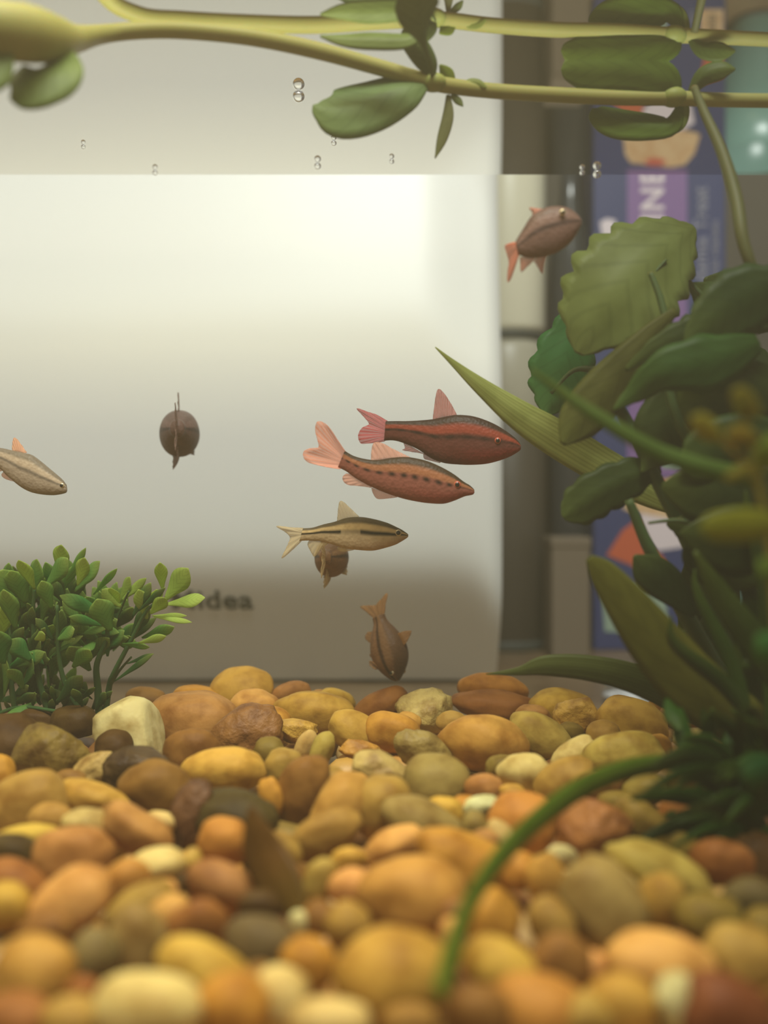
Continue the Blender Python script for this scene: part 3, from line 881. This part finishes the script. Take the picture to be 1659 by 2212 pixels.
make_fish('pale silvery barb with one bold black side stripe and yellowish fins', 'female',
  [(262,1165,240,1240),(320,1160,300,1238),(380,1142,370,1244),(450,1125,440,1262),(520,1103,515,1285),(600,1096,600,1295),(680,1108,680,1298),(760,1130,760,1280),(810,1152,815,1262),(850,1172,855,1240),(874,1188,877,1226),(885,1196,886,1219),(890,1202,890,1213)],
  [('tail_fin', ((272,1175),(255,1232)), [(262,1163),(190,1160),(100,1152),(150,1185),(182,1220),(165,1270),(132,1345),(190,1300),(250,1242)], 0.06),
   ('dorsal_fin', ((470,1124),(585,1100)), [(465,1122),(470,1060),(478,1008),(500,1005),(550,1050),(597,1096)], 0.03),
   ('anal_fin', ((310,1236),(410,1250)), [(300,1236),(288,1262),(310,1310),(330,1334),(365,1290),(410,1256)], 0.04),
   ('pelvic_fin', ((480,1278),(560,1290)), [(465,1278),(475,1300),(510,1304),(565,1294)], 0.1)],
  (830,1192,16), 23.6, c5, seed=3, fincol=(222,204,160), iris='iris_silver')
c8 = lambda x, y: (x / 7.54, 860 + y / 7.54)
make_fish('dull grey-beige barb with orange dorsal fin, cut off by the left edge', 'pale',
  [(-520,900,-530,990),(-380,860,-390,1010),(-200,810,-230,1060),(0,810,0,1150),(200,850,110,1260),(380,890,330,1440),(530,930,500,1530),(680,1040,680,1570),(800,1140,850,1582),(920,1240,960,1572),(1010,1320,1050,1552),(1062,1385,1085,1530),(1085,1440,1092,1490)],
  [('tail_fin', ((-500,905),(-505,985)), [(-520,900),(-680,820),(-820,760),(-740,930),(-830,1120),(-680,1060),(-530,990)], 0.05),
   ('dorsal_fin', ((215,860),(400,895)), [(190,855),(195,740),(212,655),(258,655),(350,770),(430,888)], 0.03),
   ('anal_fin', ((-150,1060),(30,1170)), [(-170,1060),(-170,1190),(-60,1200),(40,1180)], 0.03),
   ('pelvic_fin', ((60,1200),(180,1330)), [(50,1180),(0,1250),(60,1310),(190,1350)], 0.1)],
  (1025,1425,34), 24.0, c8, seed=4, fincol=(236,176,130), iris='iris_silver')
c9 = lambda x, y: (1080 + x / 3.686, 360 + y / 3.686)
make_fish('blurred purplish-brown barb nosing up before the cream jar', 'dusk',
  [(125,590,145,700),(180,500,205,722),(250,395,285,728),(340,338,375,712),(420,318,450,685),(500,320,520,640),(570,345,585,580),(622,388,625,515),(645,420,645,470),(652,438,651,452)],
  [('tail_fin', ((150,600),(160,700)), [(135,580),(60,592),(62,640),(85,720),(78,800),(75,890),(108,850),(130,760),(150,710)], 0.3),
   ('dorsal_fin', ((270,380),(350,340)), [(268,385),(262,345),(238,316),(290,322),(352,332)], 0.1),
   ('anal_fin', ((170,720),(280,728)), [(162,715),(165,770),(172,835),(220,792),(284,732)], 0.05),
   ('pelvic_fin', ((290,728),(372,712)), [(285,732),(320,785),(352,832),(362,770),(372,715)], 0.2)],
  (482,392,20), 19.6, c9, thick=0.5, seed=5, fincol=(200,120,96), tailcol=(226,126,90), iris='iris_silver')
# barbs seen end-on, near the back glass: the same body shape turned about the vertical
gst = [(0,40,0,60),(10,39,10,62),(22,33,22,70),(36,27,36,77),(50,24,50,81),(62,25,62,80),(74,30,74,76),(85,38,85,70),(93,46,93,64),(98,52,98,58)]
gf = [('tail_fin', ((2,42),(2,58)), [(0,40),(-14,30),(-26,22),(-22,38),(-18,50),(-22,62),(-26,78),(-14,70),(0,60)], 0.03),
      ('dorsal_fin', ((36,28),(54,26)), [(35,28),(36,16),(39,5),(42,4),(50,14),(56,25)], 0.02),
      ('anal_fin', ((20,68),(34,76)), [(18,66),(14,80),(20,88),(28,84),(35,76)], 0.02),
      ('pelvic_fin', ((46,79),(54,80)), [(44,79),(42,90),(46,97),(52,90),(56,80)], 0.15),
      ('pectoral_fin', ((72,66),(73,70)), [(72,65),(64,70),(58,76),(64,78),(73,71)], -0.35)]
def generic(label, kind, x, y, hpx, D, yaw, pitch, fincol, seed):
    sc_g = hpx / 57.0
    cv = lambda a, b: (x + (a - 50) * sc_g, y + (b - 53) * sc_g)
    return make_fish(label, kind, gst, gf, (86,50,3.2), D, cv, thick=0.85, seed=seed, fincol=fincol, yaw=yaw, pitch=pitch, iris='iris_silver')
generic('blurred dusky barb seen end-on, alone before the appliance left of centre', 'dusk', 376, 938, 100, 27.0, math.radians(98), 0, (150,120,110), 6)
generic('small blurred brown barb seen end-on under the black-striped barb', 'brown', 706, 1205, 84, 26.0, math.radians(84), 0, (206,180,130), 7)
generic('blurred orange-brown barb diving head-down just above the back pebbles', 'brown', 832, 1412, 84, 26.6, math.radians(-38), math.radians(66), (186,136,76), 8)

# ---------------------------------------------------------------- floating plant under the surface
G = {'stemg': (128, 128, 74), 'sleaf': (106, 130, 76)}
fp = empty('floating_stem_plant', P(940, 175, 20.4)); tag(fp, 'light green stem plant floating just under the water surface', 'plant')
def st_(name, pts, col, parent, **k):
    o = tube(name, pts, M['stem'], parent, **k); o.color = lin(col) + (1,); return o
st_('stem', [(-80,60,15.2,58),(40,70,15.6,62),(110,82,16.4,50),(160,84,17.6,30),(220,74,18.9,20),(300,66,19.3,18),(400,66,19.4,18),(540,80,19.6,18),(680,108,19.9,18),(820,146,20.2,17),(940,180,20.5,17),(1060,196,20.8,16),(1200,205,21.0,16),(1330,211,21.1,16),(1450,212,21.2,16),(1560,216,21.3,15),(1700,218,21.4,15)], G['stemg'], fp, seg=16)
for x, y, D, rr_ in ((936, 178, 20.45, 24), (1455, 210, 21.2, 25)):
    bm = bmesh.new(); bmesh.ops.create_uvsphere(bm, u_segments=16, v_segments=12, radius=1)
    for q in bm.verts: q.co = P(x, y, D) + Vector((q.co.x * 1.2, q.co.y, q.co.z * 0.85)) * rr_ * D / F * CM
    o = bm_obj('stem_node', bm, M['stem'], fp); o.color = lin((126, 134, 76)) + (1,)
def lf(name, pts, col, parent, m='leaf', **k):
    return leaf(name, pts, M[m], parent, col=col, **k)
lf('leaf', [(925,182,20.4,6),(880,190,20.2,46),(800,222,20.0,66),(730,240,19.9,62),(690,235,19.9,26),(676,228,19.9,2)], (112,138,88), fp, fold=0.2, roll=0.3)
lf('leaf', [(912,60,19.5,6),(880,84,19.4,20),(800,84,19.4,24),(740,84,19.4,16),(692,78,19.4,2)], (112,132,74), fp, fold=0.3, roll=0.4)
lf('leaf', [(928,172,20.4,8),(925,140,20.2,22),(905,105,20.0,27),(884,84,19.9,20),(880,70,19.9,2)], (98,118,72), fp, fold=0.3)
lf('leaf', [(940,170,20.4,8),(915,90,19.2,10),(905,40,18.6,42),(900,0,18.3,46),(890,-50,18.0,10)], (98,118,74), fp, fold=0.2)
lf('leaf', [(975,185,20.6,10),(965,160,20.5,16),(950,140,20.4,2)], (130,150,60), fp, fold=0.2)
lf('leaf', [(968,205,20.6,4),(968,250,20.6,12),(955,300,20.6,11),(940,342,20.6,1)], (120,124,84), fp, fold=0.2)
lf('leaf', [(975,205,20.6,5),(990,218,20.6,8),(1000,230,20.6,1)], (104,120,74), fp)
lf('leaf', [(1050,190,20.6,2),(1035,180,20.6,8),(1015,178,20.6,8),(1000,182,20.6,1)], (134,148,76), fp)
lf('leaf', [(1466,206,21.2,6),(1440,175,21.0,36),(1360,150,20.9,46),(1270,148,20.9,46),(1225,150,20.9,24),(1212,150,20.9,2)], (92,118,44), fp, fold=0.15, roll=-0.2)
lf('leaf', [(1470,222,21.3,5),(1452,268,21.3,22),(1400,270,21.3,34),(1330,262,21.3,38),(1290,246,21.3,26),(1278,235,21.3,2)], (88,116,40), fp, fold=0.2, roll=0.3)
lf('leaf', [(1490,205,21.2,6),(1520,165,21.0,20),(1560,150,20.9,20),(1588,150,20.9,2)], (86,106,52), fp, fold=0.3)
lf('leaf', [(1480,215,21.2,3),(1482,240,21.3,8),(1470,275,21.3,7),(1430,298,21.3,1)], (120,140,70), fp)
lf('leaf', [(150,110,16.5,8),(120,150,16.0,62),(80,180,15.8,62),(40,205,15.7,40),(22,214,15.7,4)], (120,142,84), fp, fold=0.15, roll=0.2)
lf('leaf', [(20,90,15.4,12),(-30,140,15.2,60),(-80,180,15.0,40),(-120,190,15,2)], (120,142,84), fp, fold=0.15)
st_('root', [(1500,190,20.9,8),(1520,240,20.5,10),(1560,330,20.0,13),(1590,430,19.5,15),(1605,520,19.2,14),(1630,600,19.3,12),(1640,680,20.5,10)], (72,76,46), fp)

# ---------------------------------------------------------------- bubbles under the surface
for i, (x, y, r_, lab) in enumerate(((645, 195, 13, 'Largest air bubble, under the surface left of the big floating leaf'), (686, 351, 7.5, 'Air bubble under the surface below the big floating leaf'),
                        (721, 303, 6, 'Tiny air bubble touching the big floating leaf tip'), (846, 343, 5.5, 'Tiny air bubble between leaf and hanging thin leaf'),
                        (180, 312, 5, 'Tiny air bubble nearest the left side'), (335, 386, 6, 'Tiny air bubble on the waterline over the appliance'),
                        (1290, 374, 9, 'Bright air bubble on the waterline beside the blue carton'), (1258, 374, 6, 'Small air bubble on the waterline above the dark bottle'))):
    s = (1106 - y) / F
    D = min(H / s, BACK - 0.4)
    rad = r_ * D / F
    bm = bmesh.new(); bmesh.ops.create_uvsphere(bm, u_segments=20, v_segments=14, radius=rad * CM)
    o = bm_obj('air_bubble', bm, M['bubble'])
    o.location = Vector(((x - 829.5) / F * D, D, CZ + H - rad * 1.02)) * CM
    tag(o, lab, 'bubble', 'air bubbles under the water surface')

# ---------------------------------------------------------------- bushy plastic plant, left
bp = empty('bushy_plastic_plant', P(180, 1585, 24.4)); tag(bp, 'bushy green plastic plant with light-tipped leaves at the left', 'plant')
c6 = lambda x, y: (x / 2.676, 1150 + y / 2.676)
def L6(x0_, y0_, x1_, y1_, hw, col, D=24.0, dD=-0.4, bend=0.0, roll=None, m='plastic_leaf', parent=bp):
    a, b = c6(x0_, y0_), c6(x1_, y1_)
    hw = hw / 2.676 * 1.42
    nx_, ny_ = -(b[1] - a[1]), (b[0] - a[0])
    ptsl = []
    for t, wv in ((0, 0.16), (0.3, 0.55), (0.6, 1.0), (0.82, 0.78), (1, 0.05)):
        ptsl.append((a[0] + (b[0] - a[0]) * t + nx_ * bend * t * (1 - t), a[1] + (b[1] - a[1]) * t + ny_ * bend * t * (1 - t), D + dD * t, hw * wv))
    return leaf('leaf', ptsl, M[m], parent, col=col, n=3, across=4, fold=0.14, thick=0.008, roll=rnd.uniform(-0.7, 0.7) if roll is None else roll)
lg, mg, dg, bg = (196, 222, 118), (128, 182, 92), (78, 128, 68), (96, 172, 92)
for a in [(200,330,108,160,40,lg),(190,370,215,155,46,mg),(340,250,355,72,38,lg),(385,280,497,88,16,mg),(450,310,490,146,32,lg),(430,340,577,166,34,mg),
          (540,360,678,208,15,mg),(265,310,392,150,42,mg),(70,430,10,215,62,mg),(150,410,60,220,56,mg),(690,400,752,258,30,lg),(700,395,846,264,20,lg),
          (690,410,640,322,28,lg),(700,430,590,330,30,lg),(940,330,925,174,27,lg),(955,390,1088,208,46,lg),(960,415,1185,378,32,lg),(890,488,1110,520,12,lg),
          (880,482,1080,482,12,lg),(800,455,957,318,15,dg),(765,490,872,290,26,dg),(820,610,1008,546,26,mg),(800,640,960,600,18,lg),(700,645,865,664,18,mg),
          (660,862,888,700,13,dg),(730,760,888,702,12,dg),(625,480,345,365,32,bg),(600,540,398,488,22,bg),(640,570,560,385,52,mg),(755,610,862,430,28,dg),(715,650,905,490,18,dg),
          (330,985,475,828,34,dg),(480,1010,420,905,22,dg),(900,440,905,330,30,lg),(850,500,800,330,32,lg),(870,470,960,380,30,lg),(560,620,480,690,26,mg),(520,800,400,660,50,mg),
          (420,780,520,680,36,mg),(200,620,260,590,22,lg),(330,620,430,560,30,mg),(300,440,240,280,34,mg),(90,560,20,330,50,mg),(0,600,60,400,50,lg),(20,760,-40,560,60,bg),(180,740,60,620,40,bg)]:
    L6(*a[:5], a[5], D=24.0 + rnd.uniform(-0.7, 0.6))
for k in range(270):
    x = rnd.uniform(-90, 660); top = 300 if x < 450 else 420
    y = rnd.uniform(top + 60, 1010 if x < 330 else 740)
    ang = math.radians(rnd.gauss(80, 42)); ln = rnd.uniform(140, 240)
    L6(x, y, x + ln * math.cos(ang), y - ln * math.sin(ang), rnd.uniform(19, 32), rnd.choice([dg, mg, mg, bg, (78, 122, 56)]), D=rnd.uniform(24.2, 26.0), bend=rnd.uniform(-0.3, 0.3))
for k in range(26):
    a = rnd.uniform(-0.9, 0.9)
    x = rnd.uniform(-60, 560); y = rnd.uniform(940, 1080)
    L6(x, y, x + 130 * math.sin(a), y - 110 * math.cos(a), rnd.uniform(12, 24), dg, D=rnd.uniform(24.3, 25.2))
def S6(pts, r0, r1, D=24.6, col=(58, 92, 50)):
    n_ = len(pts)
    st_('stem', [(*c6(x, y), D - 0.2 * i, (r0 + (r1 - r0) * i / (n_ - 1)) / 2.676) for i, (x, y) in enumerate(pts)], col, bp, seg=8)
S6([(580,1130),(565,900),(560,760),(620,600),(600,470)], 26, 9)
S6([(600,1130),(630,900),(660,810),(760,620),(850,450),(930,400)], 20, 8)
S6([(640,880),(690,800),(760,720)], 10, 6)
S6([(540,1120),(400,930),(340,720),(330,420)], 22, 9)
S6([(300,1100),(220,830),(190,520),(200,320)], 22, 9)
S6([(240,1100),(360,940),(450,850)], 12, 6)
S6([(100,1080),(60,830),(60,460)], 22, 9)
S6([(0,1080),(-40,800),(-20,500)], 22, 9)
S6([(500,1080),(420,900),(380,860)], 12, 8)
S6([(620,640),(700,440),(745,340)], 9, 6)
S6([(-40,1060),(120,1010),(300,1030),(500,1060)], 12, 10)

# ---------------------------------------------------------------- right-hand plants
cp = empty('scalloped_leaf_plant', P(1600, 1560, 22)); tag(cp, 'dark green plant with large scalloped round leaves at right', 'plant')
oliv = (92, 104, 58)
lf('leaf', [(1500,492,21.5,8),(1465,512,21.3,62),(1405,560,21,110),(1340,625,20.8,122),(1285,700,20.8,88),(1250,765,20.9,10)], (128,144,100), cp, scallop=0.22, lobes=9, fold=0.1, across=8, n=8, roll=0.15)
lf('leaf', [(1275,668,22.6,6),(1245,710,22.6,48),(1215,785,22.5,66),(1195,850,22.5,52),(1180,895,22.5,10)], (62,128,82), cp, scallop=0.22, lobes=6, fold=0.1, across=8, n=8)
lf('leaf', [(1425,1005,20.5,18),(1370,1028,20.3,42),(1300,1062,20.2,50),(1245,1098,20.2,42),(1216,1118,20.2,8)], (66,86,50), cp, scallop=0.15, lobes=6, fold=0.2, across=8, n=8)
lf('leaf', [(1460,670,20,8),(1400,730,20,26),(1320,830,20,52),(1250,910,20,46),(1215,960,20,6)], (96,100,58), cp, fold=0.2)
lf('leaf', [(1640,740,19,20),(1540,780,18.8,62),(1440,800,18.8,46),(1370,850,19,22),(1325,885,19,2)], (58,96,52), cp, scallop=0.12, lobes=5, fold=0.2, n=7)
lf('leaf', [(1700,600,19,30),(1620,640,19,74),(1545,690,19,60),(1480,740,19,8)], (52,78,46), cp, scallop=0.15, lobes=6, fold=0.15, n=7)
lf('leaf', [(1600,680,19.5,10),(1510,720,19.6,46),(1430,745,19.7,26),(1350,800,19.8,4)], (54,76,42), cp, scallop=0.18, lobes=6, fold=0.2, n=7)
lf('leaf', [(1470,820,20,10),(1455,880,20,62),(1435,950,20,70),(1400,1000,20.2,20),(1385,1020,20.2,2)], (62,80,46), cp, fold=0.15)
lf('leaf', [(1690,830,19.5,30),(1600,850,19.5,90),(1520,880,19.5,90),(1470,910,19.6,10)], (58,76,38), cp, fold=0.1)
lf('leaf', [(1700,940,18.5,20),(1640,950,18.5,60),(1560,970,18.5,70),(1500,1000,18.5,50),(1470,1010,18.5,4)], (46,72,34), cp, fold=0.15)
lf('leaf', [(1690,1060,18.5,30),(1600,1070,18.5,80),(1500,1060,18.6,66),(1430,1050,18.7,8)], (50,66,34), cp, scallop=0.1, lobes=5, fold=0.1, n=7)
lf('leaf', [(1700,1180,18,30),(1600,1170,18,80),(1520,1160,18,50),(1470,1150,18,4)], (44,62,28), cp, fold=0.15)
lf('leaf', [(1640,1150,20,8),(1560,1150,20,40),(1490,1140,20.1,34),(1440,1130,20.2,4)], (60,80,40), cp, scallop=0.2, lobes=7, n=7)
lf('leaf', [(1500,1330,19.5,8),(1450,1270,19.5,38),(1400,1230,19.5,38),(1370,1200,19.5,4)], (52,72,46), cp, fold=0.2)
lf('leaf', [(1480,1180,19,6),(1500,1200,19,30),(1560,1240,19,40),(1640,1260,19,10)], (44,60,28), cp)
for a in [((1405,590,20.4,6),(1425,640,20.3,8),(1440,700,20.2,9),(1455,780,20.1,13),(1490,860,20,14)),
          ((1445,555,21.4,3),(1500,620,21.3,5),(1560,680,21.2,6)),
          ((1190,850,22.3,4),(1240,800,22.2,5),(1300,800,22,9),(1400,800,21.5,10)),
          ((1320,640,21.5,3),(1380,620,21,4),(1440,560,21,3)),
          ((1330,870,20.3,12),(1365,930,20.4,14),(1420,1040,20.5,15),(1490,1180,20.6,17),(1570,1380,20.8,20),(1620,1520,21,22)),
          ((1358,1080,19.8,10),(1400,1180,19.9,14),(1460,1290,20,18),(1540,1430,20.3,18),(1620,1560,20.6,20)),
          ((1400,1130,19.5,3),(1470,1125,19.4,5),(1560,1150,19.3,8),(1640,1180,19.2,8)),
          ((1440,830,19.6,10),(1470,920,19.6,12),(1530,1020,19.7,14),(1600,1140,19.8,16),(1660,1300,20,16))]:
    st_('stem', list(a), (58, 78, 44), cp, seg=8)

for k in range(26):      # crowded older leaves behind
    x = rnd.uniform(1520, 1720); y = rnd.uniform(640, 1500); a_ = rnd.uniform(-0.9, 0.9)
    ln = rnd.uniform(110, 190); ex = x - ln * math.cos(a_); ey = y - ln * math.sin(a_)
    D = rnd.uniform(20.5, 23.5)
    lf('leaf', [(x, y, D, 8), (x * .7 + ex * .3, y * .7 + ey * .3, D, rnd.uniform(40, 62)), (x * .3 + ex * .7, y * .3 + ey * .7, D, rnd.uniform(34, 56)), (ex, ey, D, 3)], rnd.choice([(56, 78, 40), (50, 70, 34), (60, 84, 48)]), cp, scallop=0.12, lobes=6, n=4)

sw = empty('sword_leaf_plant', P(1640, 1600, 20)); tag(sw, 'plant with long strap leaves spreading from the lower right corner', 'plant')
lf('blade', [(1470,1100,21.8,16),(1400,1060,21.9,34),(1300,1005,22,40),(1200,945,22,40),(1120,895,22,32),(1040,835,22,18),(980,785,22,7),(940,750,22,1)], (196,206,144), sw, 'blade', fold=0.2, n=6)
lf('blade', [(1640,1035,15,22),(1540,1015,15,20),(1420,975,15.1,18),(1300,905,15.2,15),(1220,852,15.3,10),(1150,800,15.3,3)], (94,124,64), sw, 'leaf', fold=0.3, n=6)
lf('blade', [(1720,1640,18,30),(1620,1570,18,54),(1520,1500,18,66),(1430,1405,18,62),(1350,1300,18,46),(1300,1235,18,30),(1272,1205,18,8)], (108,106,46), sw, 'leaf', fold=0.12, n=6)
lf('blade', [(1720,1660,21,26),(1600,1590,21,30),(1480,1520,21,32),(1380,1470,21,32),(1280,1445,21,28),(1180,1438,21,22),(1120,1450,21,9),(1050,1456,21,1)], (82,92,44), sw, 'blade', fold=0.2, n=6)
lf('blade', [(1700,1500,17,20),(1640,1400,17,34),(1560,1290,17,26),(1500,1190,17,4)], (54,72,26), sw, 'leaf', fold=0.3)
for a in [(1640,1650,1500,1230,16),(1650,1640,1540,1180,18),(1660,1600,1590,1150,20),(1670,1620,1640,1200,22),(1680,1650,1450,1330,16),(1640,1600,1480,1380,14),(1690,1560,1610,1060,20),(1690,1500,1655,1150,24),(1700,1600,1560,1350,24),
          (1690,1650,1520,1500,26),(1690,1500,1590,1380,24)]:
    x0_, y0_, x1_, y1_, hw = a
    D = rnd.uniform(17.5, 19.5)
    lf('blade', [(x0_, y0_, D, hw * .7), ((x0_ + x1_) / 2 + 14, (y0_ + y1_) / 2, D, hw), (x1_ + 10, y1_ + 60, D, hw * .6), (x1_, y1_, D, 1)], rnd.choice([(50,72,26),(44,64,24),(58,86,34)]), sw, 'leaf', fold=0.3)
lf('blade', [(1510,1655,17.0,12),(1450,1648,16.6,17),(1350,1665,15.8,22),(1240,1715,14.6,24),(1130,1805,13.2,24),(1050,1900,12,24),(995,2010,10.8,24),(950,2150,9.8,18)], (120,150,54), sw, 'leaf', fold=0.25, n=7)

# dark fine-leaved plant, lower right
fl = empty('fine_green_plant', P(1600, 1800, 15.5)); tag(fl, 'low dark green grassy plant over the pebbles at lower right', 'plant')
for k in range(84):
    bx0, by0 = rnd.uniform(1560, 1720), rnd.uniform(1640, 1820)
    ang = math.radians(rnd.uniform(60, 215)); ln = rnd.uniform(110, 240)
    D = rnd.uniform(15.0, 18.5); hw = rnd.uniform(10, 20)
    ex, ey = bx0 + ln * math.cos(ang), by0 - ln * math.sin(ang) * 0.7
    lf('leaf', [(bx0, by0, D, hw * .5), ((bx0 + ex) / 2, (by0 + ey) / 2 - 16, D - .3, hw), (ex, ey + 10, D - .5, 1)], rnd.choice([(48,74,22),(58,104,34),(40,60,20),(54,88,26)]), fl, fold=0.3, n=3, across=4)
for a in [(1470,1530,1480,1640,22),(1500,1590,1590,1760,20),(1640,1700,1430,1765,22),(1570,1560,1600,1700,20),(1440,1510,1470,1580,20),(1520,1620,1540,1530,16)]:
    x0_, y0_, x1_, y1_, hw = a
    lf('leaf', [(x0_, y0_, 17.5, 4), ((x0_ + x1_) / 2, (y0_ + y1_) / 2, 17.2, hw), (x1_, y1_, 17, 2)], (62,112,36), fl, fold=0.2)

# yellowish plant, close to the lens at the right edge
yp = empty('yellow_leaf_plant', P(1660, 1250, 11.5)); tag(yp, 'blurred yellow-green sprig close to the right edge', 'plant')
for a, col in [((1640,900,1585,840,24),(140,132,50)),((1560,950,1495,900,24),(150,142,52)),((1640,950,1570,935,22),(146,124,42)),((1620,900,1590,870,16),(130,130,50)),
               ((1700,1000,1640,960,40),(120,140,48)),((1700,1130,1510,1140,36),(124,124,32)),((1640,1000,1565,1035,12),(124,112,36)),((1680,1220,1640,1240,26),(90,110,34)),
               ((1700,1400,1630,1400,34),(60,110,50)),((1700,1650,1600,1680,30),(40,80,40))]:
    x0_, y0_, x1_, y1_, hw = a
    lf('leaf', [(x0_, y0_, 12.4, hw * .3), (x0_ * .6 + x1_ * .4, y0_ * .6 + y1_ * .4, 12.3, hw), (x0_ * .15 + x1_ * .85, y0_ * .15 + y1_ * .85, 12.2, hw * .8), (x1_, y1_, 12.2, 2)], col, yp, fold=0.2)
st_('stem', [(1720,1900,12.4,10),(1690,1500,12.4,9),(1665,1200,12.4,8),(1640,1050,12.4,8),(1625,960,12.4,7),(1590,850,12.4,5)], (120,116,40), yp, seg=8)
st_('stem', [(1640,1050,12.4,6),(1590,980,12.4,5),(1530,930,12.4,4)], (120,116,40), yp, seg=8)

bl = leaf('brown_leaf', [(543,1742,14.2,5),(552,1790,14.1,28),(572,1850,14,48),(605,1910,13.8,50),(645,1965,13.6,24),(674,2004,13.5,2)], M['leaf'], None, col=(128, 88, 32), fold=0.12, n=6)
tag(bl, 'decaying brown leaf stuck upright among the blurred front pebbles', 'leaf')
